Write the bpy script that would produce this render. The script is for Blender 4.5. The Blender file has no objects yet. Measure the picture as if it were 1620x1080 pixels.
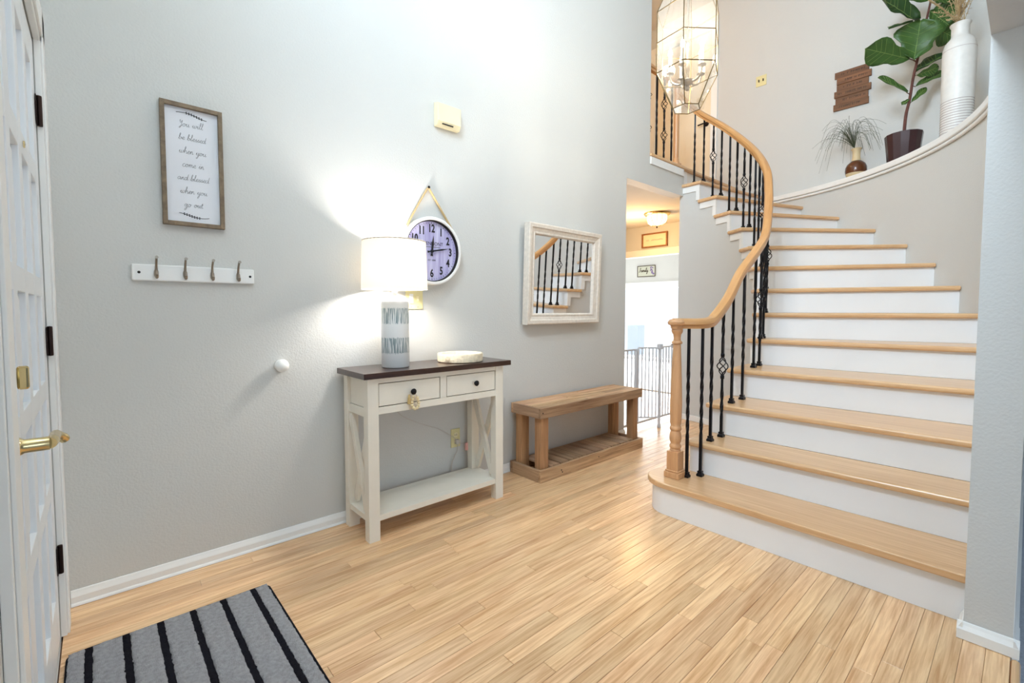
import bpy, bmesh, math, random
from mathutils import Vector, Matrix
random.seed(7)
S = bpy.context.scene
COL = S.collection
R = math.radians
PI = math.pi

# ------------------------------------------------------------------ camera
cam = bpy.data.cameras.new('camera'); camo = bpy.data.objects.new('camera', cam); COL.objects.link(camo)
camo.location = (0, 0, 1.162)
camo.rotation_euler = (R(90 - 2.7095), 0, R(48.158 - 90))
cam.sensor_width = 36; cam.lens = 733.69 / 1620 * 36
cam.shift_y = -(540 - 524.8) / 1620
cam.clip_start = 0.02; cam.clip_end = 200
S.camera = camo
# ------------------------------------------------------------------ view, world
S.view_settings.view_transform = 'Standard'; S.view_settings.look = 'None'
S.view_settings.gamma = 1; S.view_settings.use_curve_mapping = False
S.view_settings.exposure = 0.30
S.cycles.use_denoising = True
S.cycles.max_bounces = 10; S.cycles.diffuse_bounces = 6; S.cycles.transparent_max_bounces = 24
S.cycles.sample_clamp_indirect = 6
W = bpy.data.worlds.new('sky'); S.world = W; W.use_nodes = True
W.node_tree.nodes['Background'].inputs[0].default_value = (0.86, 0.93, 1.0, 1)
W.node_tree.nodes['Background'].inputs[1].default_value = 1.25

def area(name, loc, rot, sx, sy, power, color):
    l = bpy.data.lights.new(name, 'AREA'); l.shape = 'RECTANGLE'; l.size = sx; l.size_y = sy
    l.energy = power; l.color = color
    o = bpy.data.objects.new(name, l); COL.objects.link(o); o.location = loc; o.rotation_euler = rot
    return o
def point(name, loc, power, color, rad=0.04):
    l = bpy.data.lights.new(name, 'POINT'); l.energy = power; l.color = color; l.shadow_soft_size = rad
    o = bpy.data.objects.new(name, l); COL.objects.link(o); o.location = loc
    return o
DAY = (0.77, 0.895, 1.0)
FX = (0, R(-90), 0)      # faces +X
# daylight entering through the windows of the house
area('daylight_foyer_window', (-0.34, 0.68, 4.1), FX, 1.4, 1.1, 215, (0.72, 0.87, 1.0))
area('daylight_living_side', (1.75, -4.75, 1.35), (R(90), 0, 0), 3.3, 1.8, 40, (0.64, 0.82, 1.0))
area('daylight_kitchen', (9.75, 5.9, 1.0), (0, R(90), 0), 1.7, 3.0, 230, (1, 1, 1))

# ------------------------------------------------------------------ materials
def nodes(name):
    m = bpy.data.materials.new(name); m.use_nodes = True
    return m, m.node_tree.nodes, m.node_tree.links, m.node_tree.nodes['Principled BSDF']
def srgb(r, g, b):
    f = lambda c: (c / 255) / 12.92 if c / 255 <= 0.04045 else ((c / 255 + 0.055) / 1.055) ** 2.4
    return (f(r), f(g), f(b), 1)
def plain(name, col, rough=0.5, metal=0.0, var=0.06, scale=6, bump=0.0, bscale=80, spec=0.5, coat=0.0):
    m, N, L, P = nodes(name)
    tc = N.new('ShaderNodeTexCoord'); nz = N.new('ShaderNodeTexNoise'); nz.inputs['Scale'].default_value = scale
    nz.inputs['Detail'].default_value = 4
    L.new(tc.outputs['Object'], nz.inputs['Vector'])
    mx = N.new('ShaderNodeMixRGB'); mx.inputs[1].default_value = [c * (1 - var) for c in col[:3]] + [1]
    mx.inputs[2].default_value = [min(1, c * (1 + var)) for c in col[:3]] + [1]
    L.new(nz.outputs['Fac'], mx.inputs[0]); L.new(mx.outputs[0], P.inputs['Base Color'])
    P.inputs['Roughness'].default_value = rough; P.inputs['Metallic'].default_value = metal
    P.inputs['Specular IOR Level'].default_value = spec; P.inputs['Coat Weight'].default_value = coat
    if bump:
        n2 = N.new('ShaderNodeTexNoise'); n2.inputs['Scale'].default_value = bscale; n2.inputs['Detail'].default_value = 3
        L.new(tc.outputs['Object'], n2.inputs['Vector'])
        b = N.new('ShaderNodeBump'); b.inputs['Strength'].default_value = bump; b.inputs['Distance'].default_value = 0.004
        L.new(n2.outputs['Fac'], b.inputs['Height']); L.new(b.outputs[0], P.inputs['Normal'])
    return m
def wood(name, dark, light, rough=0.4, freq=(1.2, 22, 22), rnd=0.35, contrast=(0.3, 0.72), coat=0.0, uv=False, rings=0.35, bump=0.05):
    m, N, L, P = nodes(name)
    tc = N.new('ShaderNodeTexCoord'); oi = N.new('ShaderNodeObjectInfo')
    mul = N.new('ShaderNodeVectorMath'); mul.operation = 'MULTIPLY_ADD'
    cmb = N.new('ShaderNodeCombineXYZ')
    sc = N.new('ShaderNodeMath'); sc.operation = 'MULTIPLY'; sc.inputs[1].default_value = 37.0
    L.new(oi.outputs['Random'], sc.inputs[0])
    for k in range(3): L.new(sc.outputs[0], cmb.inputs[k])
    L.new(tc.outputs['UV' if uv else 'Object'], mul.inputs[0]); mul.inputs[1].default_value = freq; L.new(cmb.outputs[0], mul.inputs[2])
    n1 = N.new('ShaderNodeTexNoise'); n1.inputs['Scale'].default_value = 1.6; n1.inputs['Detail'].default_value = 7; n1.inputs['Roughness'].default_value = 0.62
    n1.inputs['Distortion'].default_value = 0.6
    L.new(mul.outputs[0], n1.inputs['Vector'])
    sm = N.new('ShaderNodeVectorMath'); sm.operation = 'MULTIPLY'; sm.inputs[1].default_value = (0.55, 0.30, 0.30); L.new(mul.outputs[0], sm.inputs[0])
    wv = N.new('ShaderNodeTexNoise'); wv.inputs['Scale'].default_value = 1.3; wv.inputs['Detail'].default_value = 3; wv.inputs['Distortion'].default_value = 1.6
    L.new(sm.outputs[0], wv.inputs['Vector'])
    mxf = N.new('ShaderNodeMixRGB'); mxf.inputs[0].default_value = rings
    L.new(n1.outputs['Fac'], mxf.inputs[1]); L.new(wv.outputs['Fac'], mxf.inputs[2])
    rp = N.new('ShaderNodeValToRGB'); rp.color_ramp.elements[0].position = contrast[0]; rp.color_ramp.elements[1].position = contrast[1]
    rp.color_ramp.elements[0].color = dark; rp.color_ramp.elements[1].color = light
    L.new(mxf.outputs[0], rp.inputs[0])
    hsv = N.new('ShaderNodeHueSaturation')
    v = N.new('ShaderNodeMapRange'); v.inputs['To Min'].default_value = 1 - rnd * 0.6; v.inputs['To Max'].default_value = 1 + rnd * 0.3
    L.new(oi.outputs['Random'], v.inputs['Value']); L.new(v.outputs[0], hsv.inputs['Value'])
    h = N.new('ShaderNodeMapRange'); h.inputs['To Min'].default_value = 0.5 - 0.016 * rnd; h.inputs['To Max'].default_value = 0.5 + 0.004 * rnd
    fr = N.new('ShaderNodeMath'); fr.operation = 'FRACT'; L.new(sc.outputs[0], fr.inputs[0]); L.new(fr.outputs[0], h.inputs['Value'])
    L.new(h.outputs[0], hsv.inputs['Hue'])
    L.new(rp.outputs[0], hsv.inputs['Color']); L.new(hsv.outputs[0], P.inputs['Base Color'])
    P.inputs['Roughness'].default_value = rough; P.inputs['Coat Weight'].default_value = coat; P.inputs['Coat Roughness'].default_value = 0.18
    if bump:
        b = N.new('ShaderNodeBump'); b.inputs['Strength'].default_value = bump; b.inputs['Distance'].default_value = 0.002
        L.new(mxf.outputs[0], b.inputs['Height']); L.new(b.outputs[0], P.inputs['Normal'])
    return m
def emit(name, col, strength):
    m, N, L, P = nodes(name)
    P.inputs['Base Color'].default_value = (*col, 1); P.inputs['Emission Color'].default_value = (*col, 1)
    P.inputs['Emission Strength'].default_value = strength
    return m
def thin_glass(name, tint=(1, 1, 1), refl=0.08, edge=0.35, haze=0.0):
    m = bpy.data.materials.new(name); m.use_nodes = True; N = m.node_tree.nodes; L = m.node_tree.links
    N.clear(); o = N.new('ShaderNodeOutputMaterial'); mx = N.new('ShaderNodeMixShader')
    t = N.new('ShaderNodeBsdfTransparent'); t.inputs[0].default_value = (*tint, 1)
    g = N.new('ShaderNodeBsdfGlossy'); g.inputs['Roughness'].default_value = 0.03
    lw = N.new('ShaderNodeLayerWeight'); lw.inputs['Blend'].default_value = 0.35
    mr = N.new('ShaderNodeMapRange'); mr.inputs['To Min'].default_value = refl; mr.inputs['To Max'].default_value = edge
    L.new(lw.outputs['Facing'], mr.inputs['Value']); L.new(mr.outputs[0], mx.inputs[0])
    L.new(t.outputs[0], mx.inputs[1]); L.new(g.outputs[0], mx.inputs[2]); last = mx
    if haze:
        d = N.new('ShaderNodeBsdfTranslucent'); d.inputs[0].default_value = (1, 0.98, 0.94, 1)
        m2 = N.new('ShaderNodeMixShader'); m2.inputs[0].default_value = haze; L.new(mx.outputs[0], m2.inputs[1]); L.new(d.outputs[0], m2.inputs[2]); last = m2
    L.new(last.outputs[0], o.inputs[0])
    return m

M = {}
M['wall'] = plain('greige_wall_paint', srgb(208, 208, 205), 0.62, var=0.015, scale=2, bump=0.35, bscale=110, spec=0.3)
M['ceiling'] = plain('ceiling_paint', srgb(232, 228, 220), 0.8, var=0.02, bump=0.5, bscale=60, spec=0.2)
M['white'] = plain('white_trim_paint', srgb(240, 240, 238), 0.38, var=0.015)
M['doorpaint'] = plain('white_door_paint', srgb(232, 236, 240), 0.35, var=0.02)
M['riser'] = plain('white_riser_paint', srgb(238, 240, 243), 0.45, var=0.02, scale=3)
M['plank'] = wood('oak_floor', srgb(206, 157, 109), srgb(248, 212, 166), 0.36, (2.4, 62, 62), 0.28, (0.36, 0.60), coat=0.25, rings=0.45)
M['subfloor'] = plain('subfloor_dark', srgb(88, 58, 34), 0.9)
M['oak'] = wood('oak_tread', srgb(198, 152, 104), srgb(234, 197, 152), 0.33, (2.0, 60, 60), 0.12, (0.28, 0.68), coat=0.3)
M['rail'] = wood('oak_handrail', srgb(184, 128, 74), srgb(222, 172, 116), 0.32, (2.0, 26, 26), 0.05, (0.25, 0.75), coat=0.35, uv=True)
M['newel'] = wood('oak_newel', srgb(186, 134, 90), srgb(224, 175, 128), 0.36, (24, 24, 2.2), 0.05, (0.25, 0.75), coat=0.25, rings=0.25)
M['iron'] = plain('black_wrought_iron', srgb(17, 17, 24), 0.38, 0.5, var=0.2, scale=40)
M['cream'] = plain('distressed_cream_paint', srgb(236, 230, 217), 0.5, var=0.05, scale=9, bump=0.12, bscale=25)
M['espresso'] = wood('espresso_wood', srgb(30, 15, 10), srgb(70, 41, 30), 0.28, (1.8, 30, 30), 0.1, coat=0.3)
M['bench'] = wood('reclaimed_pallet_wood', srgb(142, 102, 68), srgb(230, 192, 150), 0.6, (1.8, 40, 40), 0.7, (0.32, 0.66), rings=0.5, bump=0.25)
M['benchleg'] = wood('reclaimed_pallet_post', srgb(132, 92, 58), srgb(208, 162, 116), 0.6, (34, 34, 1.8), 0.35, (0.25, 0.72), rings=0.3, bump=0.25)
M['slat'] = wood('reclaimed_pallet_slat', srgb(120, 88, 62), srgb(206, 172, 136), 0.65, (34, 1.8, 34), 0.6, (0.25, 0.72), rings=0.3, bump=0.25)
M['frame'] = wood('weathered_frame_wood', srgb(96, 80, 62), srgb(152, 132, 106), 0.6, (20, 20, 20), 0.2, bump=0.15)
M['paper'] = plain('white_print_paper', srgb(228, 230, 236), 0.7, var=0.01)
M['ink'] = plain('grey_ink', srgb(120, 120, 122), 0.8)
M['blackink'] = plain('black_ink', srgb(20, 18, 26), 0.7)
M['brass'] = plain('polished_brass', srgb(226, 204, 152), 0.2, 1.0, var=0.04)
M['nickel'] = plain('antique_nickel', srgb(150, 138, 124), 0.28, 1.0, var=0.15)
M['bronze'] = plain('dark_bronze', srgb(44, 28, 24), 0.4, 0.7, var=0.2, scale=30)
M['ivory'] = plain('ivory_plastic', srgb(236, 226, 190), 0.4, var=0.02)
M['almond'] = plain('almond_plastic', srgb(222, 212, 160), 0.4, var=0.03)
M['whiteplastic'] = plain('white_plastic', srgb(240, 240, 238), 0.35, var=0.01)
M['dark'] = plain('dark_recess', srgb(24, 20, 18), 0.7)
M['gap'] = plain('shadow_gap_wood', srgb(74, 56, 40), 0.8)
M['rope'] = plain('jute_rope', srgb(206, 178, 130), 0.85, var=0.2, scale=120, bump=0.5, bscale=300)
M['bead'] = plain('wooden_bead', srgb(232, 214, 172), 0.5, var=0.08, scale=40)
M['tan'] = plain('tan_tassel', srgb(196, 166, 110), 0.8, var=0.15, scale=60)
M['stone'] = plain('travertine_stone', srgb(220, 206, 180), 0.75, var=0.32, scale=55, bump=1.0, bscale=60)
M['cord'] = plain('grey_cord', srgb(196, 188, 180), 0.5)
M['pink'] = plain('pink_plastic', srgb(236, 176, 166), 0.4)
M['mirror'] = nodes('mirror_glass')[0]
_p = M['mirror'].node_tree.nodes['Principled BSDF']; _p.inputs['Metallic'].default_value = 1; _p.inputs['Roughness'].default_value = 0.0; _p.inputs['Base Color'].default_value = (0.93, 0.95, 0.97, 1)
M['whitewash'] = plain('whitewashed_frame', srgb(222, 212, 200), 0.6, var=0.2, scale=45, bump=0.4, bscale=70)
M['whitewash2'] = plain('whitewashed_frame_edge', srgb(226, 228, 232), 0.6, var=0.12, scale=60, bump=0.3, bscale=90)
M['ruggrey'] = plain('grey_rug_pile', srgb(150, 151, 156), 0.95, var=0.42, scale=75, bump=0.9, bscale=260, spec=0.1)
M['rugblack'] = plain('black_rug_pile', srgb(24, 24, 32), 0.95, var=0.5, scale=240, bump=0.9, bscale=260, spec=0.1)
M['carpet'] = plain('blue_grey_carpet', srgb(176, 184, 196), 0.95, var=0.35, scale=160, bump=0.9, bscale=220, spec=0.1)
M['glass'] = thin_glass('window_glass', (0.97, 0.985, 1), 0.04, 0.25)
M['lantern'] = thin_glass('lantern_glass', (0.98, 0.97, 0.95), 0.05, 0.36, 0.014)
M['lantbrass'] = plain('antique_brass_came', srgb(104, 86, 48), 0.45, 1.0)
M['bulb'] = emit('glowing_bulb', (1.0, 0.84, 0.60), 22)
M['candle'] = plain('candle_sleeve', srgb(244, 236, 214), 0.5)
M['hallglass'] = emit('glowing_bowl_glass', (1.0, 0.86, 0.62), 1.7)
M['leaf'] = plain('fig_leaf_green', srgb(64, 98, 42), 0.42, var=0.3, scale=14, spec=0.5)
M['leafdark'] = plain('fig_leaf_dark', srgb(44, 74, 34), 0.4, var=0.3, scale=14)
M['vein'] = plain('fig_leaf_vein', srgb(130, 156, 84), 0.5)
M['bark'] = plain('fig_bark', srgb(104, 66, 58), 0.9, var=0.4, scale=60, bump=0.8, bscale=80)
M['pot'] = plain('plum_brown_glaze', srgb(62, 40, 42), 0.25, var=0.25, scale=12)
M['soil'] = plain('potting_soil', srgb(50, 38, 30), 0.95, bump=0.8, bscale=60)
M['vasewhite'] = plain('white_glazed_ceramic', srgb(226, 224, 220), 0.4, var=0.09, scale=22)
M['vaseline'] = plain('brown_groove', srgb(178, 166, 164), 0.6)
M['vasebrown'] = plain('brown_glaze', srgb(96, 54, 30), 0.2, var=0.25, scale=18)
M['vasecream'] = plain('cream_stoneware', srgb(212, 190, 150), 0.55, var=0.08, scale=20)
M['grass'] = plain('dark_grass_blade', srgb(72, 80, 58), 0.7, var=0.3)
M['straw'] = plain('dried_straw', srgb(188, 164, 124), 0.85, var=0.3, scale=30)
M['signwood'] = wood('dark_reclaimed_sign', srgb(80, 52, 32), srgb(146, 100, 64), 0.65, (20, 2.0, 30), 0.3, rings=0.4, bump=0.25)
M['floorwhite'] = plain('pale_kitchen_tile', srgb(230, 230, 228), 0.35, var=0.04)
M['signcream'] = plain('cream_sign_board', srgb(240, 224, 196), 0.6, var=0.03)
M['signbrown'] = wood('brown_sign_frame', srgb(120, 74, 40), srgb(170, 116, 70), 0.5, (20, 20, 20), 0.1)
M['signgrey'] = plain('grey_green_sign_board', srgb(196, 196, 178), 0.6, var=0.06)
M['purple'] = plain('purple_flower_print', srgb(128, 108, 150), 0.7, var=0.2)
M['glareground'] = plain('glare_white_ground', srgb(250, 250, 250), 0.8, var=0.01)  # outdoor glare put into the base colour, so the ground looks overexposed
M['gate'] = plain('pale_grey_enamel', srgb(204, 207, 213), 0.4, var=0.02)
M['outside'] = plain('outdoor_grey_roof', srgb(200, 208, 216), 0.8)
M['upperdoor'] = plain('cream_door_paint', srgb(236, 224, 200), 0.45, var=0.02)

# lamp base: white ceramic with two bands of grey-blue vertical dashes
def lamp_mat():
    m, N, L, P = nodes('striped_white_ceramic')
    tc = N.new('ShaderNodeTexCoord'); sp = N.new('ShaderNodeSeparateXYZ'); L.new(tc.outputs['Object'], sp.inputs[0])
    at = N.new('ShaderNodeMath'); at.operation = 'ARCTAN2'; L.new(sp.outputs['Y'], at.inputs[0]); L.new(sp.outputs['X'], at.inputs[1])
    cb = N.new('ShaderNodeCombineXYZ'); s1 = N.new('ShaderNodeMath'); s1.operation = 'MULTIPLY'; s1.inputs[1].default_value = 14
    L.new(at.outputs[0], s1.inputs[0]); L.new(s1.outputs[0], cb.inputs[0])
    s2 = N.new('ShaderNodeMath'); s2.operation = 'MULTIPLY'; s2.inputs[1].default_value = 9; L.new(sp.outputs['Z'], s2.inputs[0]); L.new(s2.outputs[0], cb.inputs[2])
    nz = N.new('ShaderNodeTexNoise'); nz.inputs['Scale'].default_value = 1.0; nz.inputs['Detail'].default_value = 2; L.new(cb.outputs[0], nz.inputs['Vector'])
    th = N.new('ShaderNodeMapRange'); th.inputs['From Min'].default_value = 0.44; th.inputs['From Max'].default_value = 0.52; L.new(nz.outputs['Fac'], th.inputs['Value'])
    # ragged band edges: z wobbles with the angle
    n2 = N.new('ShaderNodeTexNoise'); n2.inputs['Scale'].default_value = 2.4; L.new(cb.outputs[0], n2.inputs['Vector'])
    wob = N.new('ShaderNodeMath'); wob.operation = 'MULTIPLY_ADD'; wob.inputs[1].default_value = 0.03; L.new(n2.outputs['Fac'], wob.inputs[0]); L.new(sp.outputs['Z'], wob.inputs[2])
    def band(zc, h):
        a = N.new('ShaderNodeMath'); a.operation = 'SUBTRACT'; a.inputs[1].default_value = zc + 0.015; L.new(wob.outputs[0], a.inputs[0])
        b = N.new('ShaderNodeMath'); b.operation = 'ABSOLUTE'; L.new(a.outputs[0], b.inputs[0])
        c = N.new('ShaderNodeMath'); c.operation = 'LESS_THAN'; c.inputs[1].default_value = h; L.new(b.outputs[0], c.inputs[0]); return c
    b1 = band(0.095, 0.041); b2 = band(-0.062, 0.041)
    ad = N.new('ShaderNodeMath'); ad.operation = 'ADD'; L.new(b1.outputs[0], ad.inputs[0]); L.new(b2.outputs[0], ad.inputs[1])
    ml = N.new('ShaderNodeMath'); ml.operation = 'MULTIPLY'; L.new(ad.outputs[0], ml.inputs[0]); L.new(th.outputs[0], ml.inputs[1])
    mx = N.new('ShaderNodeMixRGB'); mx.inputs[1].default_value = srgb(236, 238, 238); mx.inputs[2].default_value = srgb(142, 160, 164)
    L.new(ml.outputs[0], mx.inputs[0]); L.new(mx.outputs[0], P.inputs['Base Color']); P.inputs['Roughness'].default_value = 0.35
    return m
M['lampbase'] = lamp_mat()
def shade_mat():
    m, N, L, P = nodes('white_linen_shade')
    P.inputs['Base Color'].default_value = (0.9, 0.88, 0.84, 1); P.inputs['Roughness'].default_value = 0.9
    tr = N.new('ShaderNodeBsdfTranslucent'); tr.inputs[0].default_value = (1, 0.95, 0.88, 1)
    mx = N.new('ShaderNodeMixShader'); mx.inputs[0].default_value = 0.6
    L.new(P.outputs[0], mx.inputs[1]); L.new(tr.outputs[0], mx.inputs[2]); L.new(mx.outputs[0], N['Material Output'].inputs[0])
    return m
M['shade'] = shade_mat()
def clock_mat():
    m, N, L, P = nodes('lavender_plank_clock_face')
    tc = N.new('ShaderNodeTexCoord'); mp = N.new('ShaderNodeMapping'); mp.inputs['Scale'].default_value = (26, 1, 2)
    L.new(tc.outputs['Object'], mp.inputs[0])
    nz = N.new('ShaderNodeTexNoise'); nz.inputs['Scale'].default_value = 1.5; nz.inputs['Detail'].default_value = 5; L.new(mp.outputs[0], nz.inputs['Vector'])
    rp = N.new('ShaderNodeValToRGB'); rp.color_ramp.elements[0].position = 0.3; rp.color_ramp.elements[1].position = 0.7
    rp.color_ramp.elements[0].color = srgb(150, 142, 196); rp.color_ramp.elements[1].color = srgb(206, 204, 232)
    L.new(nz.outputs['Fac'], rp.inputs[0]); L.new(rp.outputs[0], P.inputs['Base Color']); P.inputs['Roughness'].default_value = 0.5
    return m
M['clockface'] = clock_mat()

# ------------------------------------------------------------------ mesh helpers
class MB:
    def __init__(s): s.v = []; s.f = []; s.uv = None
    def add(s, v, f):
        n = len(s.v); s.v += [tuple(p) for p in v]; s.f += [tuple(i + n for i in q) for q in f]; return s
    def box(s, x0, x1, y0, y1, z0, z1):
        return s.add([(x0, y0, z0), (x1, y0, z0), (x1, y1, z0), (x0, y1, z0), (x0, y0, z1), (x1, y0, z1), (x1, y1, z1), (x0, y1, z1)],
                     [(0, 3, 2, 1), (4, 5, 6, 7), (0, 1, 5, 4), (1, 2, 6, 5), (2, 3, 7, 6), (3, 0, 4, 7)])
    def prism(s, poly, z0, z1):          # plan polygon (counter-clockwise) extruded in z
        n = len(poly)
        a = sum(poly[i][0] * poly[(i + 1) % n][1] - poly[(i + 1) % n][0] * poly[i][1] for i in range(n))
        if a < 0: poly = poly[::-1]
        return s.add([(x, y, z0) for x, y in poly] + [(x, y, z1) for x, y in poly],
                     [tuple(range(n - 1, -1, -1)), tuple(range(n, 2 * n))] + [(i, (i + 1) % n, (i + 1) % n + n, i + n) for i in range(n)])
    def prismY(s, poly, y0, y1):         # (x,z) polygon extruded along y
        n = len(poly)
        return s.add([(x, y0, z) for x, z in poly] + [(x, y1, z) for x, z in poly],
                     [tuple(range(n)), tuple(range(2 * n - 1, n - 1, -1))] + [((i + 1) % n, i, i + n, (i + 1) % n + n) for i in range(n)])
    def prismX(s, poly, x0, x1):         # (y,z) polygon extruded along x
        n = len(poly)
        return s.add([(x0, y, z) for y, z in poly] + [(x1, y, z) for y, z in poly],
                     [tuple(range(n - 1, -1, -1)), tuple(range(n, 2 * n))] + [(i, (i + 1) % n, (i + 1) % n + n, i + n) for i in range(n)])
    def lathe(s, prof, c=(0, 0), seg=24, axis='z', z0=0.0, y0=0.0, cap=True):
        v = []; f = []; n = len(prof)
        for k in range(seg):
            a = 2 * PI * k / seg
            for r, h in prof:
                if axis == 'z': v.append((c[0] + r * math.cos(a), c[1] + r * math.sin(a), z0 + h))
                elif axis == 'y': v.append((c[0] + r * math.cos(a), y0 - h, c[1] + r * math.sin(a)))
                else: v.append((y0 + h, c[0] + r * math.cos(a), c[1] + r * math.sin(a)))
        for k in range(seg):
            k2 = (k + 1) % seg
            for i in range(n - 1):
                f.append((k * n + i, k2 * n + i, k2 * n + i + 1, k * n + i + 1))
        if cap and prof[0][0] > 1e-6: f.append(tuple(k * n for k in range(seg))[::-1])
        if cap and prof[-1][0] > 1e-6: f.append(tuple(k * n + n - 1 for k in range(seg)))
        return s.add(v, f)
    def tube(s, pts, r, seg=8, closed=False, cap=True, flat=1.0):
        pts = [Vector(p) for p in pts]; n = len(pts); rr = r if isinstance(r, (list, tuple)) else [r] * n
        v = []; f = []; prev = None
        for i, p in enumerate(pts):
            if closed: t = pts[(i + 1) % n] - pts[i - 1]
            else: t = pts[min(i + 1, n - 1)] - pts[max(i - 1, 0)]
            t = t.normalized() if t.length > 1e-9 else Vector((0, 0, 1))
            if prev is None:
                up = Vector((0, 0, 1)) if abs(t.z) < 0.9 else Vector((1, 0, 0)); a = t.cross(up).normalized()
            else:
                a = prev - t * prev.dot(t); a = a.normalized() if a.length > 1e-9 else prev
            b = t.cross(a); prev = a
            for k in range(seg):
                w = 2 * PI * k / seg
                v.append(p + a * (rr[i] * math.cos(w)) + b * (rr[i] * flat * math.sin(w)))
        for i in range(n if closed else n - 1):
            j = (i + 1) % n
            for k in range(seg):
                k2 = (k + 1) % seg
                f.append((i * seg + k, i * seg + k2, j * seg + k2, j * seg + k))
        if cap and not closed:
            f.append(tuple(range(seg - 1, -1, -1))); f.append(tuple(range((n - 1) * seg, n * seg)))
        return s.add(v, f)
    def sphere(s, c, r, seg=12, rings=8, sq=(1, 1, 1)):
        prof = [(max(0, r * math.sin(PI * i / rings)), -r * math.cos(PI * i / rings)) for i in range(rings + 1)]
        v = []; f = []; n = rings + 1
        for k in range(seg):
            a = 2 * PI * k / seg
            for rr, h in prof: v.append((c[0] + rr * math.cos(a) * sq[0], c[1] + rr * math.sin(a) * sq[1], c[2] + h * sq[2]))
        for k in range(seg):
            k2 = (k + 1) % seg
            for i in range(n - 1): f.append((k * n + i, k2 * n + i, k2 * n + i + 1, k * n + i + 1))
        return s.add(v, f)
    def beam(s, p, q, w, h, up=(0, 0, 1)):    # rectangular bar from p to q
        p = Vector(p); q = Vector(q); t = (q - p).normalized(); a = t.cross(Vector(up)).normalized(); b = a.cross(t)
        v = []
        for e in (p, q):
            for (i, j) in ((-1, -1), (1, -1), (1, 1), (-1, 1)): v.append(e + a * (i * w / 2) + b * (j * h / 2))
        return s.add(v, [(3, 2, 1, 0), (4, 5, 6, 7), (0, 1, 5, 4), (1, 2, 6, 5), (2, 3, 7, 6), (3, 0, 4, 7)])

def wl(o):
    v = Vector((0, 0, 0))
    while o is not None: v += o.location; o = o.parent
    return v
def mesh_of(name, mb, mat, smooth, origin):
    me = bpy.data.meshes.new(name)
    me.from_pydata([tuple(Vector(p) - origin) for p in mb.v], [], mb.f); me.materials.append(mat)
    bm = bmesh.new(); bm.from_mesh(me); bmesh.ops.remove_doubles(bm, verts=bm.verts, dist=1e-6)
    bmesh.ops.recalc_face_normals(bm, faces=bm.faces); bm.to_mesh(me); bm.free()
    if smooth:
        me.polygons.foreach_set('use_smooth', [True] * len(me.polygons))
        me.set_sharp_from_angle(angle=R(smooth if smooth > 1 else 40))
    return me
def part(name, mb, mat, parent=None, smooth=0, bevel=0.0, seg=2, origin=None, label=None):
    mat = M[mat] if isinstance(mat, str) else mat
    if origin is None:
        lo = [min(p[k] for p in mb.v) for k in range(3)]; hi = [max(p[k] for p in mb.v) for k in range(3)]
        origin = Vector([(lo[k] + hi[k]) / 2 for k in range(3)])
    origin = Vector(origin)
    o = bpy.data.objects.new(name, mesh_of(name, mb, mat, smooth, origin)); COL.objects.link(o)
    o.location = origin - (wl(parent) if parent else Vector((0, 0, 0))); o.parent = parent
    if bevel:
        b = o.modifiers.new('bevel', 'BEVEL'); b.width = bevel; b.segments = seg; b.limit_method = 'ANGLE'; b.angle_limit = R(35)
    if label: o['label'] = label
    return o
def tag(o, label, cat, group=None):
    o['label'] = label; o['category'] = cat
    if group: o['group'] = group
    return o
def struct(o, label=None, cat=None):
    o['kind'] = 'structure'
    if label: o['label'] = label
    if cat: o['category'] = cat
    return o
def thing(name, loc, label, cat, group=None):
    o = bpy.data.objects.new(name, None); COL.objects.link(o); o.location = loc; o.empty_display_size = 0.05
    return tag(o, label, cat, group)
def clone(o, parent, loc):
    c = o.copy(); COL.objects.link(c); c.parent = parent; c.location = loc
    return c
def catmull(pts, n=6, closed=False):
    P = [Vector(p) for p in pts]; out = []
    m = len(P)
    for i in range(m if closed else m - 1):
        if closed: a, b, c, d = P[i - 1], P[i], P[(i + 1) % m], P[(i + 2) % m]
        else: a, b, c, d = P[max(i - 1, 0)], P[i], P[i + 1], P[min(i + 2, m - 1)]
        for k in range(n):
            t = k / n
            out.append(0.5 * ((2 * b) + (c - a) * t + (2 * a - 5 * b + 4 * c - d) * t * t + (3 * b - a - 3 * c + d) * t ** 3))
    if not closed: out.append(P[-1])
    return out
def textmesh(name, s, size, mat, parent, center, right, up, thick=0.0006, sx=1.0, bold=0.0, align='CENTER'):
    """flat lettering lying on a surface: right / up are world unit vectors"""
    cu = bpy.data.curves.new(name, 'FONT'); cu.body = s; cu.size = size; cu.align_x = align; cu.align_y = 'CENTER'
    cu.extrude = thick; cu.offset = bold; cu.resolution_u = 3
    t = bpy.data.objects.new(name + '_tmp', cu); COL.objects.link(t)
    dg = bpy.context.evaluated_depsgraph_get(); dg.update()
    me = bpy.data.meshes.new_from_object(t.evaluated_get(dg)); bpy.data.objects.remove(t); bpy.data.curves.remove(cu)
    r = Vector(right); u = Vector(up); n = r.cross(u)
    for v in me.vertices: v.co = r * (v.co.x * sx) + u * v.co.y + n * v.co.z
    me.materials.clear(); me.materials.append(M[mat]); me.name = name
    o = bpy.data.objects.new(name, me); COL.objects.link(o); o.parent = parent
    o.location = Vector(center) - (wl(parent) if parent else Vector((0, 0, 0)))
    return o

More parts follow.
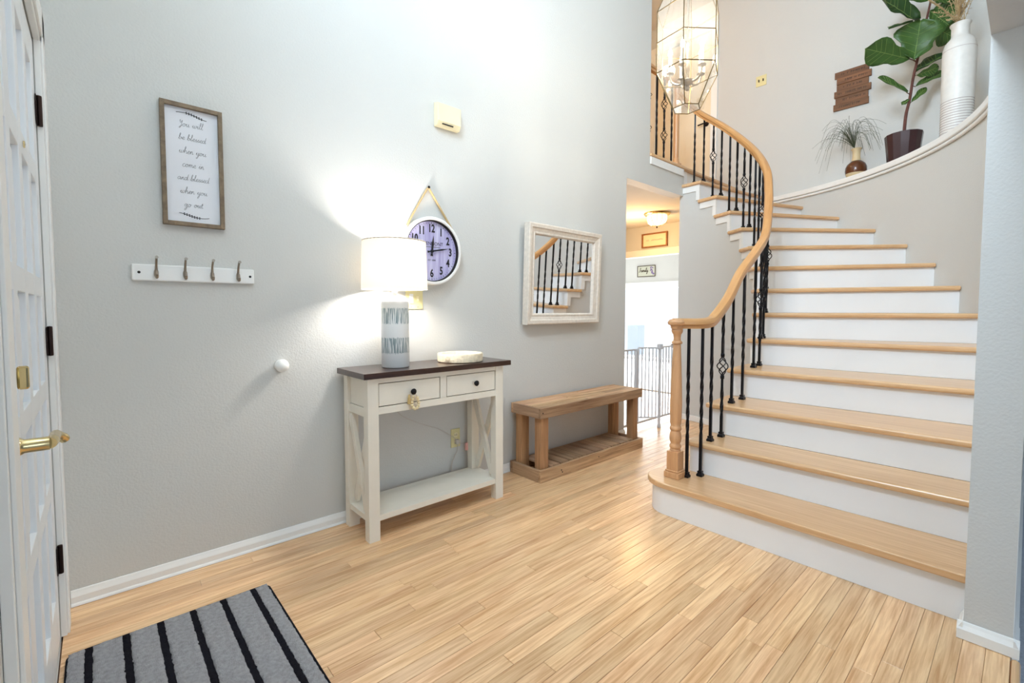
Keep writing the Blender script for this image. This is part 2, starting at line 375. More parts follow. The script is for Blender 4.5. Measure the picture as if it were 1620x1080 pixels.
# cursive single-stroke alphabet (x height 1)
G = {
 'a': ([[(.75,.85),(.4,1),(.05,.6),(.15,.1),(.5,.1),(.78,.7),(.8,.95),(.78,.2),(.95,.05),(1.15,.25)]], 1.1),
 'b': ([[(0,.2),(.35,1.4),(.4,2.1),(.25,2.2),(.15,1.6),(.15,.3),(.4,0),(.75,.3),(.7,.8),(.4,.7),(1,.7)]], .95),
 'c': ([[(.75,.8),(.45,1),(.1,.6),(.2,.1),(.55,0),(.9,.25)]], .85),
 'd': ([[(.75,.85),(.4,1),(.05,.6),(.15,.1),(.5,.1),(.8,.8),(.95,2.1),(.8,.3),(.95,.05),(1.15,.25)]], 1.1),
 'e': ([[(0,.3),(.45,.45),(.7,.75),(.45,1),(.15,.6),(.25,.1),(.6,0),(.9,.25)]], .85),
 'g': ([[(.75,.85),(.4,1),(.05,.6),(.2,.15),(.55,.2),(.8,.9),(.7,-.7),(.4,-1.2),(.25,-.8),(1.1,.25)]], 1.05),
 'h': ([[(0,.2),(.4,1.6),(.4,2.2),(.22,2.1),(.2,0)],[(.2,.4),(.5,.95),(.7,.8),(.7,.2),(.85,.02),(1.05,.25)]], 1.0),
 'i': ([[(0,.25),(.3,.95),(.28,.2),(.42,.03),(.65,.25)],[(.38,1.5),(.45,1.56)]], .6),
 'l': ([[(0,.2),(.4,1.5),(.42,2.2),(.25,2.1),(.22,.3),(.4,.02),(.65,.25)]], .6),
 'm': ([[(0,.25),(.2,.95),(.2,0)],[(.2,.4),(.45,.95),(.6,.75),(.6,0)],[(.6,.4),(.85,.95),(1,.75),(1,.2),(1.15,.02),(1.35,.25)]], 1.3),
 'n': ([[(0,.25),(.2,.95),(.2,0)],[(.2,.4),(.45,.95),(.62,.75),(.62,.2),(.78,.02),(1,.25)]], .95),
 'o': ([[(.5,.95),(.15,.8),(.1,.25),(.4,0),(.7,.3),(.65,.8),(.45,.95),(.6,.75),(1,.8)]], .95),
 's': ([[(0,.2),(.35,.95),(.4,.7),(.55,.3),(.35,.02),(.1,.12)],[(.35,.02),(.75,.25)]], .7),
 't': ([[(0,.25),(.35,1.7),(.28,.2),(.42,.02),(.65,.25)],[(.05,1.15),(.6,1.2)]], .65),
 'u': ([[(0,.3),(.2,.95),(.18,.2),(.4,.02),(.65,.4),(.75,.95),(.73,.2),(.88,.02),(1.1,.25)]], 1.05),
 'w': ([[(0,.3),(.2,.95),(.18,.2),(.38,.02),(.6,.4),(.65,.95),(.65,.2),(.85,.02),(1.1,.5),(1.1,.95),(1.4,.85)]], 1.3),
 'y': ([[(0,.3),(.2,.95),(.18,.25),(.4,.05),(.65,.4),(.75,.95),(.65,-.7),(.35,-1.15),(.25,-.8),(1.05,.25)]], 1.0),
 'Y': ([[(.1,1.7),(.25,2),(.3,1.3),(.55,1.1),(.85,1.9),(.75,.2),(.5,-.7),(.25,-.5),(1.1,.35)]], 1.1),
 'F': ([[(.2,1.8),(.6,2),(1.3,1.95)],[(.75,1.95),(.6,.4),(.35,0),(.1,.2)],[(.45,1),(1.0,1.05)]], 1.15),
 '.': ([[(.1,.02),(.16,.06)]], .4), ' ': ([], .8)}
def script(s, h, center, right, up, rad, mb, slant=0.18):
    r = Vector(right); u = Vector(up); w = sum(G[c][1] for c in s) * h; x = -w / 2
    for c in s:
        for st in G[c][0]:
            pts = [Vector(center) + r * (x + (p[0] + slant * p[1]) * h) + u * (p[1] * h) for p in st]
            mb.tube(catmull(pts, 4), rad, 5)
        x += G[c][1] * h
    return mb

# ------------------------------------------------------------------ the shell
YW = 2.477; XB = 5.9; ZC = 5.04; ZH = 2.355; ZL = 2.66; RZ = 0.19
CX, CY = 3.5, 2.5; RIN, RST, ROUT, RBAL = 1.10, 1.135, 2.38, 1.19
def pol(r, deg): return (CX + r * math.cos(R(deg)), CY + r * math.sin(R(deg)))

# floor with individual oak strips
fl = MB(); fl.box(-0.13, XB, 0.004, 2.6, -0.15, -0.02); fl.box(3.2, XB, 2.6, 6.2, -0.15, -0.02)
floor = struct(part('floor', fl, 'subfloor'), 'pale oak strip floor of the foyer and hallway', 'floor')
PW = 0.0572; pcache = {}
def plank(x0, x1, y):
    k = round(x1 - x0, 3)
    if k not in pcache:
        hx, hy, c = (k - 0.0009) / 2, (PW - 0.0008) / 2, 0.0012
        mb = MB(); mb.add([(-hx, -hy, -0.018), (hx, -hy, -0.018), (hx, hy, -0.018), (-hx, hy, -0.018), (-hx, -hy, -c), (hx, -hy, -c), (hx, hy, -c), (-hx, hy, -c),
                (-hx + c, -hy + c, 0), (hx - c, -hy + c, 0), (hx - c, hy - c, 0), (-hx + c, hy - c, 0)],
               [(0, 3, 2, 1), (0, 1, 5, 4), (1, 2, 6, 5), (2, 3, 7, 6), (3, 0, 4, 7), (4, 5, 9, 8), (5, 6, 10, 9), (6, 7, 11, 10), (7, 4, 8, 11), (8, 9, 10, 11)])
        pcache[k] = mesh_of('plank', mb, M['plank'], 0, Vector((0, 0, 0)))
    o = bpy.data.objects.new('plank', pcache[k]); COL.objects.link(o); o.parent = floor
    o.location = Vector(((x0 + x1) / 2, y, 0)) - floor.location
y = 0.004 + PW / 2; row = 0
while y < 5.2:
    if y < 1.36: xa, xb = -0.125, 2.46
    elif y < 2.44: xa, xb = -0.125, 4.64
    elif y < 2.60: xa, xb = 3.62, 4.64
    else: xa, xb = 3.62, 5.86
    x = xa; first = True
    while x < xb - 0.02:
        ln = round(random.uniform(0.55, 1.45) * (1.25 if y > 2.44 else 1), 1)
        if first: ln = round(random.uniform(0.25, 1.2), 2); first = False
        e = min(x + ln, xb)
        if xb - e < 0.18: e = xb
        plank(x, e, y); x = e
    y += PW; row += 1
nose = MB(); nose.tube([(-0.125, -0.008, -0.012), (2.24, -0.008, -0.012)], 0.012, 8)
part('floor_nosing', nose, 'oak', floor, 40)

# main (left) wall with the hallway opening and the cut-out above the landing
OX0, OX1, WX = 3.61, 4.62, 3.985
mb = MB(); mb.box(-0.13, OX0, YW, YW + 0.123, -0.02, ZC); mb.box(OX0, WX, YW, YW + 0.123, ZH, ZC); mb.box(WX, 4.64, YW, YW + 0.123, ZH, 2.628)
struct(part('wall_left', mb, 'wall'), 'long greige foyer wall holding the clock and mirror', 'wall')
# front wall with entry door and windows
mb = MB()
def wall_x(mb, x0, x1, ya, yb, za, zb, holes):
    """wall slab between x0 and x1 spanning y and z, with rectangular holes (y0,y1,z0,z1)"""
    ys = sorted({ya, yb} | {h[0] for h in holes} | {h[1] for h in holes}); zs = sorted({za, zb} | {h[2] for h in holes} | {h[3] for h in holes})
    for a, b in zip(ys, ys[1:]):
        for c, d in zip(zs, zs[1:]):
            if any(h[0] <= (a + b) / 2 <= h[1] and h[2] <= (c + d) / 2 <= h[3] for h in holes): continue
            mb.box(x0, x1, a, b, c, d)
DY0, DY1, DZ = 1.20, 2.245, 2.055
FW = [(0.13, 1.23, 3.4, 4.8), (0.5, 0.9, 0.3, 2.0), (-3.3, -0.9, 0.65, 2.25)]  # the narrow sidelight is out of view, added to let in more light
wall_x(mb, -0.28, -0.13, -4.7, 2.6, -0.3, ZC, [(DY0 - 0.02, DY1 + 0.02, -0.02, DZ + 0.02)] + FW)
struct(part('wall_front', mb, 'wall'), 'greige front wall around the white entry door', 'wall')
for n, (a, b, c, d) in enumerate(FW):
    fr = MB()
    for yy in (a, b - 0.05): fr.box(-0.24, -0.17, yy, yy + 0.05, c, d)
    for zz in (c, d - 0.05): fr.box(-0.24, -0.17, a + 0.05, b - 0.05, zz, zz + 0.05)
    if b - a > 1: fr.box(-0.23, -0.18, (a + b) / 2 - 0.02, (a + b) / 2 + 0.02, c + 0.05, d - 0.05)
    fr.box(-0.23, -0.18, a + 0.05, b - 0.05, (c + d) / 2 - 0.02, (c + d) / 2 + 0.02)
    w = struct(part('window_%d' % (n + 1), fr, 'white'), ['tall white framed window above the entry door', 'narrow white sidelight added out of view beside the entry door', 'wide white framed living room window'][n], 'window')
    part('pane', MB().box(-0.207, -0.203, a + 0.04, b - 0.04, c + 0.04, d - 0.04), 'glass', w)
# wall between stairs and living room: the stub by the stair foot, with the header over the opening
mb = MB(); mb.box(2.26, XB, 0.0, 0.12, -0.3, ZC); mb.box(-0.13, 2.26, 0.0, 0.12, 2.08, ZC)
struct(part('wall_right', mb, 'wall'), 'grey wall end and header at the foot of the stairs', 'wall')
# back wall with upstairs door and the cased kitchen opening
KY0, KY1, KZ = 3.12, 5.0, 1.93
UD0, UD1, UDZ = 2.80, 3.58, 4.69
mb = MB(); wall_x(mb, XB, XB + 0.12, -4.7, 6.2, -0.3, ZC, [(KY0, KY1, -0.02, KZ), (UD0 - 0.02, UD1 + 0.02, ZL, UDZ + 0.02)])
struct(part('wall_back', mb, 'wall'), 'beige back wall above the stairs and behind the landing', 'wall')
# upper and lower hallway walls
mb = MB(); mb.box(3.0, XB, 6.2, 6.32, -0.02, ZC)
struct(part('wall_hall', mb, 'wall'), 'far side wall of the hallway', 'wall')
mb = MB(); mb.box(3.0, 3.12, 2.6, 6.2, -0.02, ZC)
struct(part('wall_hall_left', mb, 'wall'), 'hallway wall hidden behind the foyer wall', 'wall')
mb = MB(); mb.box(-0.13, XB + 0.12, -4.7, 6.32, ZC, ZC + 0.1)
struct(part('ceiling', mb, 'ceiling'), 'high white ceiling over the two storey foyer', 'ceiling')
# living room shell: sunken carpet, far wall with window, low ceiling
mb = MB(); mb.box(-0.13, XB, -4.7, -0.0005, -0.3, -0.17)
struct(part('floor_living', mb, 'carpet'), 'blue grey carpet of the sunken living room', 'floor')
mb = MB(); mb.box(-0.13, 2.255, -0.012, -0.0005, -0.1695, -0.021)
struct(part('trim_step', mb, 'espresso'), 'dark riser under the oak floor edge', 'trim')
mb = MB()
LW = (0.1, 3.4, 0.45, 2.25)
for a, b, c, d in ((-0.13, LW[0], -0.3, 2.6), (LW[1], XB, -0.3, 2.6), (LW[0], LW[1], -0.3, LW[2]), (LW[0], LW[1], LW[3], 2.6)): mb.box(a, b, -4.7, -4.6, c, d)
struct(part('wall_living', mb, 'wall'), 'far living room wall with wide window', 'wall')
fr = MB(); fr.box(LW[0], LW[1], -4.67, -4.62, LW[2], LW[2] + 0.05); fr.box(LW[0], LW[1], -4.67, -4.62, LW[3] - 0.05, LW[3])
for k in range(5):
    xx = LW[0] + (LW[1] - LW[0] - 0.05) * k / 4; fr.box(xx, xx + 0.05, -4.67, -4.62, LW[2] + 0.05, LW[3] - 0.05)
w = struct(part('window_4', fr, 'white'), 'wide living room window in four lights', 'window')
part('pane', MB().box(LW[0] + 0.04, LW[1] - 0.04, -4.648, -4.644, LW[2] + 0.04, LW[3] - 0.04), 'glass', w)
mb = MB(); mb.box(-0.13, XB, -4.6, 0.0, 2.5, 2.6)
struct(part('ceiling_living', mb, 'ceiling'), 'white living room ceiling', 'ceiling')

# landing slab: hallway ceiling below, oak boards above
def inner_arc(r, a0, a1, n): return [pol(r, a0 + (a1 - a0) * k / n) for k in range(n + 1)]
mb = MB(); mb.box(3.0, XB, YW + 0.123, 6.2, ZH, 2.628); mb.box(4.64, XB, 2.5, YW + 0.123, ZH, 2.628)
struct(part('ceiling_hall', mb, 'ceiling'), 'white hallway ceiling under the landing', 'ceiling')
mb = MB(); mb.box(WX, XB - 0.003, YW - 0.018, 6.19, 2.63, ZL)
lf = struct(part('floor_landing', mb, 'oak', bevel=0.01, seg=3), 'oak boarded upstairs landing floor', 'floor')
mb = MB(); mb.box(WX + 0.002, 4.62, YW - 0.014, YW - 0.001, 2.555, 2.627)
struct(part('trim_landing', mb, 'white', bevel=0.004), 'white fascia board under the landing edge', 'trim')

# curved walls of the stair well
mb = MB(); a = inner_arc(ROUT, -90, 2, 46); b = [(XB - 0.002, CY), (XB - 0.002, 0.122), (3.5, 0.122)]
mb.prism(a + b, -0.02, 2.395)
struct(part('wall_stair_outer', mb, 'wall', smooth=30), 'curved grey wall wrapping the outside of the stairs', 'wall')
lip = inner_arc(ROUT - 0.035, -93, -1.5, 46)
mb = MB(); mb.prism(lip + [(XB - 0.002, CY - 0.06), (XB - 0.002, 0.122), (lip[0][0], 0.122)], 2.4, 2.452)
ledge = struct(part('trim_ledge', mb, 'white', smooth=30, bevel=0.008, seg=3), 'curved white plant ledge above the stairs', 'ledge')
mb = MB(); mb.tube([(*p, 2.385) for p in inner_arc(ROUT - 0.012, -90, -1.5, 46)], 0.013, 8)
part('moulding', mb, 'white', ledge, 40)

# baseboards
def base_profile(t): return [(0, 0.002), (-0.014 * t, 0.002), (-0.014 * t, 0.036), (-0.011 * t, 0.042), (-0.007 * t, 0.05), (-0.004 * t, 0.058), (0, 0.06)]
mb = MB(); mb.prismX([(YW - 0.001 + p[0], p[1]) for p in base_profile(1)], -0.11, OX0)
mb.prismX([(YW - 0.014 + p[0], p[1]) for p in [(0, 0.002), (-0.010, 0.002), (-0.007, 0.009), (0, 0.013)]], -0.11, OX0)
struct(part('baseboard_left', mb, 'white'), 'white moulded baseboard along the long foyer wall', 'baseboard')
mb = MB(); mb.prismY([(2.26 - 0.001 + p[0], p[1]) for p in base_profile(1.3)], -0.016, 0.136)
mb.prismX([(0.12 + 0.001 - p[0], p[1]) for p in base_profile(1)], 2.245, 2.36)
mb.prismX([(-0.001 + p[0], p[1]) for p in base_profile(1)], 2.242, 2.4)
mb.prismX([(-0.001 + p[0], p[1] - 0.17) for p in base_profile(1)], 2.26, XB)
struct(part('baseboard_right', mb, 'white'), 'white baseboard wrapped around the grey wall end', 'baseboard')
mb = MB(); arc = inner_arc(RST - 0.016, -40, 1, 24); arc2 = inner_arc(RST, 1, -40, 24); mb.prism(arc + arc2, 0.002, 0.058)
struct(part('baseboard_stairs', mb, 'white', smooth=30), 'curved white baseboard under the stairs', 'baseboard')

# ------------------------------------------------------------------ staircase
# nosing line of each tread: (inner point, outer point); straight flight first, then winders
ANG_O = {5: -85, 6: -75.5, 7: -66.3, 8: -57.8, 9: -49.3, 10: -40.3, 11: -30.3, 12: -20.3, 13: -10.2, 14: 0.0}
ANG_I = {5: -85, 6: -76.2, 7: -67.6, 8: -59.6, 9: -51.8, 10: -43, 11: -33, 12: -22.8, 13: -12.4, 14: -1.6}
XS = {1: (2.345, 2.345), 2: (2.62, 2.645), 3: (2.885, 2.915), 4: (3.235, 3.30)}
def flare(x, r):
    """the straight foot of the flight widens a little towards the living room side"""
    t = min(1, max(0, (3.5 - x) / 0.75)); t = t * t * (3 - 2 * t)
    return 0.034 * t * (ROUT - r) / (ROUT - RIN)
def line_pt(i, r, off=0.0):
    """point of riser line i at radius r, moved by off towards the foot of the stairs"""
    if i <= 4:
        f = (r - RIN) / (ROUT - RIN); x = XS[i][0] + (XS[i][1] - XS[i][0]) * f
        return Vector((x - off, CY - r - flare(x - off, r), 0))
    f = (r - RIN) / (ROUT - RIN); a = R(ANG_I[i] + (ANG_O[i] - ANG_I[i]) * f)
    p = Vector((CX + r * math.cos(a), CY + r * math.sin(a), 0)); d = Vector((-math.sin(a), math.cos(a), 0))
    return p - d * off
def edge_curve(i, j, r, n=8, off_i=0.0, off_j=0.0):
    """points along the inner or outer edge from line i to line j at radius r"""
    p = line_pt(i, r, off_i); q = line_pt(j, r, off_j); out = []
    for k in range(n + 1):
        t = k / n; m = p.lerp(q, t)
        if m.x > CX + 1e-6:
            d = Vector((m.x - CX, m.y - CY, 0)); d = d.normalized() * r; m = Vector((CX + d.x, CY + d.y, 0))
        else: m.y = CY - r - flare(m.x, r)
        out.append((m.x, m.y))
    return out
stair = thing('staircase', (3.6, 1.0, 0), 'curved white staircase with oak treads climbing to the landing', 'staircase')
NT = 0.032
for i in range(1, 14):
    z = RZ * i
    if i == 1:
        c0 = (2.507, 1.345); r0 = 0.167
        arc = [(c0[0] + r0 * math.cos(R(a)), c0[1] + r0 * math.sin(R(a))) for a in range(180, 19, -10)]
        poly = [(2.34, 0.121)] + [(2.34, 0.5), (2.34, 1.0)] + arc + [(2.66, 1.39), (2.70, 1.36), (2.70, 0.121)]
    else:
        inn = edge_curve(i, i + 1, RIN, 8, 0.0, -0.035); out = edge_curve(i, i + 1, ROUT - 0.001, 8, 0.0, -0.036)
        poly = inn[::-1] + out
    mb = MB(); mb.prism(poly, z - NT, z)
    a = 90 if i <= 4 else (ANG_O[i] + ANG_I[i]) / 2
    org = sum((Vector((*p, 0)) for p in poly), Vector()) / len(poly); org.z = z
    rot = Matrix.Rotation(R(a), 4, 'Z')
    inv = rot.inverted()
    mb.v = [tuple(inv @ (Vector(p) - org)) for p in mb.v]
    t = part('tread', mb, 'oak', stair, bevel=0.012, seg=4, origin=(0, 0, 0))
    t.location = org - stair.location; t.rotation_euler = (0, 0, R(a))
for i in range(1, 15):
    z0, z1 = RZ * (i - 1), RZ * i - NT
    if i == 14: z1 = 2.628
    mb = MB()
    if i == 1:
        c0 = (2.507, 1.345); r0 = 0.14
        arc = [(c0[0] + r0 * math.cos(R(a)), c0[1] + r0 * math.sin(R(a))) for a in range(180, 19, -10)]
        mb.prism([(2.367, 0.121), (2.367, 0.6), (2.367, 1.1)] + arc + [(2.66, 1.36), (2.70, 1.30), (2.70, 0.121)], 0.001, z1)
    else:
        p = line_pt(i, RST + 0.002, -0.028); q = line_pt(i, ROUT - 0.001, -0.028); p2 = line_pt(i, RST + 0.002, -0.046); q2 = line_pt(i, ROUT - 0.001, -0.046)
        mb.prism([p[:2], q[:2], q2[:2], p2[:2]], z0 + 0.001, z1)
    part('riser', mb, 'riser', stair, smooth=30)
# white skirt pieces below the inner tread ends
for i in range(2, 14):
    inn = edge_curve(i, i + 1, RST - 0.012, 8, -0.028, -0.02); back = edge_curve(i, i + 1, RST + 0.004, 8, -0.028, -0.02)
    mb = MB(); mb.prism(inn + back[::-1], RZ * i - NT - 0.062, RZ * i - NT - 0.0005)
    part('skirt_bracket', mb, 'white', stair, smooth=30)
    mb = MB(); inn2 = edge_curve(i, i, RST - 0.012, 1, -0.028, -0.068); bk2 = edge_curve(i, i, RST + 0.004, 1, -0.028, -0.068)
    mb.prism(inn2 + bk2[::-1], RZ * (i - 1) + 0.0005, RZ * i - NT - 0.0625)
    part('skirt_bracket', mb, 'white', stair, smooth=30)
# greige wall under the inner side of the flight
mb = MB()
for i in range(2, 14):
    inn = edge_curve(i, i + 1, RST, 8, -0.046, -0.046); back = edge_curve(i, i + 1, RST + 0.05, 8, -0.046, -0.046)
    mb.prism(inn + back[::-1], -0.005, RZ * i - NT - 0.001)
struct(part('wall_stair_inner', mb, 'wall', smooth=30), 'curved greige wall under the inside of the stairs', 'wall')

# ------------------------------------------------------------------ stair railing
rail = thing('stair_railing', (2.5, 1.335, 0.19), 'curved oak handrail with black twisted iron balusters on the stairs', 'railing')
# handrail centre line
RP = [(2.46, 1.365, 1.085), (2.515, 1.315, 1.085), (2.575, 1.268, 1.085), (2.65, 1.25, 1.09), (2.73, 1.247, 1.115), (2.91, 1.247, 1.232), (3.09, 1.25, 1.395), (3.36, 1.268, 1.545), (3.62, 1.30, 1.69),
      (*pol(RBAL, -75), 1.86), (*pol(RBAL, -67), 2.08), (*pol(RBAL, -58), 2.32), (*pol(RBAL, -41.5), 2.605), (*pol(RBAL, -23.5), 2.915), (*pol(RBAL, -8.6), 3.165), (4.655, 2.46, 3.31), (4.61, 2.53, 3.41)]
RC = catmull(RP, 10)
def sweep(path, prof):
    v = []; f = []; n = len(prof); uvl = []
    L = 0; tot = []
    for i, p in enumerate(path):
        if i: L += (p - path[i - 1]).length
        tot.append(L)
        t = (path[min(i + 1, len(path) - 1)] - path[max(i - 1, 0)]); th = Vector((t.x, t.y, 0)).normalized(); side = Vector((th.y, -th.x, 0))
        t.normalize(); up = side.cross(t).normalized()
        if up.z < 0: up = -up
        for a, b in prof: v.append(p + side * a + up * b)
    for i in range(len(path) - 1):
        for k in range(n):
            k2 = (k + 1) % n; f.append((i * n + k, i * n + k2, (i + 1) * n + k2, (i + 1) * n + k))
    f.append(tuple(range(n))[::-1]); f.append(tuple(range((len(path) - 1) * n, len(path) * n)))
    return v, f, n, tot
PROF = [(-0.018, -0.03), (0.018, -0.03), (0.02, -0.012), (0.029, -0.006), (0.031, 0.008), (0.024, 0.022), (0.010, 0.029), (-0.010, 0.029), (-0.024, 0.022), (-0.031, 0.008), (-0.029, -0.006), (-0.02, -0.012)]
def rail_part(path, name):
    v, f, n, tot = sweep(path, PROF); mb = MB(); mb.add(v, f)
    org = Vector(path[len(path) // 2]); me = bpy.data.meshes.new(name)
    me.from_pydata([tuple(p - org) for p in v], [], f); me.materials.append(M['rail'])
    uv = me.uv_layers.new(name='UVMap')
    for poly in me.polygons:
        ks = [me.loops[l].vertex_index for l in poly.loop_indices]
        prof_i = [k % n for k in ks]; wrap = (0 in prof_i and n - 1 in prof_i)
        for l, k in zip(poly.loop_indices, ks):
            w = k % n
            if wrap and w == 0: w = n
            uv.data[l].uv = (tot[k // n], w * 0.017)
    me.polygons.foreach_set('use_smooth', [True] * len(me.polygons)); me.set_sharp_from_angle(angle=R(35))
    o = bpy.data.objects.new(name, me); COL.objects.link(o); o.parent = rail; o.location = org - rail.location
    return o
rail_part(RC, 'handrail')
rail_part([Vector((WX + 0.002 + (4.60 - WX) * k / 8, 2.53, 3.5)) for k in range(9)], 'handrail')
# handrail end cap over the newel
mb = MB(); mb.lathe([(0.0, -0.03), (0.03, -0.03), (0.034, -0.012), (0.047, -0.006), (0.049, 0.008), (0.038, 0.022), (0.0, 0.03)], (2.478, 1.352), 28, z0=1.085)
part('rail_cap', mb, 'newel', rail, 40)
# turned newel at the foot
NX, NY = 2.487, 1.352
nw = MB()
def rot_square(mb, cx, cy, h, z0, z1, deg):
    c = [(cx + h * math.sqrt(2) * math.cos(R(deg + 45 + 90 * k)), cy + h * math.sqrt(2) * math.sin(R(deg + 45 + 90 * k))) for k in range(4)]
    mb.prism(c, z0, z1)
rot_square(nw, NX, NY, 0.035, 0.235, 0.345, 0)
post = part('newel_post', nw, 'newel', rail, bevel=0.003)
nb = MB(); rot_square(nb, NX, NY, 0.046, 0.1905, 0.225, 0); rot_square(nb, NX, NY, 0.041, 0.225, 0.236, 0)
part('newel_base', nb, 'newel', rail, bevel=0.004)
prof = [(0.030, 0.345), (0.031, 0.352), (0.027, 0.358), (0.032, 0.364), (0.0335, 0.374), (0.029, 0.383), (0.026, 0.39), (0.031, 0.402), (0.034, 0.42), (0.031, 0.445), (0.026, 0.462), (0.031, 0.468), (0.033, 0.477), (0.030, 0.487), (0.0265, 0.492),
        (0.031, 0.51), (0.033, 0.56), (0.0335, 0.62), (0.031, 0.72), (0.027, 0.83), (0.0225, 0.935), (0.021, 0.965), (0.028, 0.968), (0.030, 0.975), (0.027, 0.982), (0.021, 0.986), (0.0195, 1.0), (0.022, 1.02), (0.030, 1.034), (0.032, 1.046), (0.029, 1.056)]
nt = MB(); nt.lathe(prof, (NX, NY), 28)
part('newel_shaft', nt, 'newel', rail, 50)
# landing newel
lx, ly = 4.595, 2.545
mb = MB(); rot_square(mb, lx, ly, 0.04, 2.6605, 2.70, 0)
part('newel_base', mb, 'newel', rail, bevel=0.003)
mb = MB(); mb.lathe([(0.038, 2.70), (0.03, 2.725), (0.027, 2.75), (0.024, 2.755), (0.026, 2.765), (0.0275, 2.9), (0.027, 3.2), (0.024, 3.4), (0.026, 3.45), (0.03, 3.47)], (lx, ly), 24)
part('newel_shaft', mb, 'newel', rail, 50)

HB = 0.0072
def bar_mesh(L, twists, basket=None):
    """square iron bar, twisted in places, from z=0 to L; basket = (z0, z1) left open for a basket"""
    mb = MB()
    def seg(za, zb):
        zs = [za + (zb - za) * k / max(2, int((zb - za) / 0.02)) for k in range(max(2, int((zb - za) / 0.02)) + 1)]
        v = []; f = []
        for k, zz in enumerate(zs):
            ang = 0
            for (ta, tb) in twists:
                ang += (min(max(zz, ta), tb) - ta) / 0.075 * PI / 2 * 1.0
            for q in range(4):
                v.append((HB * math.sqrt(2) * math.cos(ang + PI / 4 + q * PI / 2), HB * math.sqrt(2) * math.sin(ang + PI / 4 + q * PI / 2), zz))
        for k in range(len(zs) - 1):
            for q in range(4): f.append((k * 4 + q, k * 4 + (q + 1) % 4, k * 4 + 4 + (q + 1) % 4, k * 4 + 4 + q))
        f.append((3, 2, 1, 0)); f.append(tuple(range(4 * len(zs) - 4, 4 * len(zs)))); mb.add(v, f)
    if basket: seg(0, basket[0]); seg(basket[1], L)
    else: seg(0, L)
    return mb
def basket_mesh():
    mb = MB(); h = 0.115
    for k in range(4):
        pts = []
        for j in range(13):
            t = j / 12; rr = 0.004 + 0.027 * math.sin(PI * t) ** 1.2; a = k * PI / 2 + t * PI * 1.25
            pts.append((rr * math.cos(a), rr * math.sin(a), (t - 0.5) * h))
        mb.tube(pts, 0.0035, 5)
    for zz in (-h / 2 - 0.01, h / 2 + 0.01):
        mb.lathe([(0.0085, -0.012), (0.0125, -0.008), (0.0125, 0.008), (0.0085, 0.012)], (0, 0), 8, z0=zz)
    return mb
def shoe_mesh():
    mb = MB()
    def sq(h, z): return [(-h, -h, z), (h, -h, z), (h, h, z), (-h, h, z)]
    hs = [(0.0155, 0), (0.0165, 0.003), (0.0165, 0.012), (0.013, 0.016), (0.011, 0.022), (0.0125, 0.025), (0.0125, 0.03), (0.009, 0.032)]
    v = sum((sq(h, z) for h, z in hs), []); f = [(3, 2, 1, 0), tuple(range(len(v) - 4, len(v)))]
    for k in range(len(hs) - 1):
        for q in range(4): f.append((k * 4 + q, k * 4 + (q + 1) % 4, k * 4 + 4 + (q + 1) % 4, k * 4 + 4 + q))
    return mb.add(v, f)
ORI = Vector((0, 0, 0))
ME_BASKET = mesh_of('basket', basket_mesh(), M['iron'], 50, ORI); ME_SHOE = mesh_of('shoe', shoe_mesh(), M['iron'], 0, ORI)
def rail_z(x, y):
    best = min(range(len(RC)), key=lambda k: (RC[k].x - x) ** 2 + (RC[k].y - y) ** 2); return RC[best].z
def baluster(x, y, z0, z1, baskets=(), yaw=0.0):
    L = z1 - z0
    cz = sorted(b * L for b in baskets); edges = [0] + sum(([c - 0.065, c + 0.065] for c in cz), []) + [L]
    o = None
    for a, b in zip(edges[0::2], edges[1::2]):
        tw = [((b - a) * 0.35, (b - a) * 0.8)] if baskets else [(L * 0.28, L * 0.72)]
        me = mesh_of('baluster', bar_mesh(b - a, tw), M['iron'], 0, ORI)
        if o is None:
            o = bpy.data.objects.new('baluster', me); COL.objects.link(o); o.parent = rail; o.location = Vector((x, y, z0)) - rail.location; o.rotation_euler = (0, 0, yaw)
        else:
            u = bpy.data.objects.new('upper_bar', me); COL.objects.link(u); u.parent = o; u.location = (0, 0, a)
    s = bpy.data.objects.new('shoe', ME_SHOE); COL.objects.link(s); s.parent = o; s.location = (0, 0, 0.0005)
    if baskets:
        for b in baskets:
            k = bpy.data.objects.new('basket', ME_BASKET); COL.objects.link(k); k.parent = o; k.location = (0, 0, b * L)
BL = [(2.53, 1.302, 1), (2.605, 1.257, 1), (2.705, 1.248, 2), (2.848, 1.247, 2), (2.99, 1.248, 3), (3.165, 1.253, 3), (3.40, 1.274, 4), (3.55, 1.292, 4)]
for i in range(5, 14):
    d = ANG_I[i + 1] - ANG_I[i]
    for f in (0.16, 0.64): BL.append((*pol(RBAL, ANG_I[i] + d * f), i))
for n, (x, y, i) in enumerate(BL):
    bk = (0.56,) if n in (3, 7, 11, 15, 19, 23) else ()
    yaw = 0 if i <= 4 else math.atan2(y - CY, x - CX)
    baluster(x, y, RZ * i, rail_z(x, y) - 0.028, bk, yaw)
for n, x in enumerate((4.035, 4.185, 4.325, 4.47)):
    baluster(x, 2.53, ZL, 3.472, (0.32, 0.70) if n in (0, 2) else ())

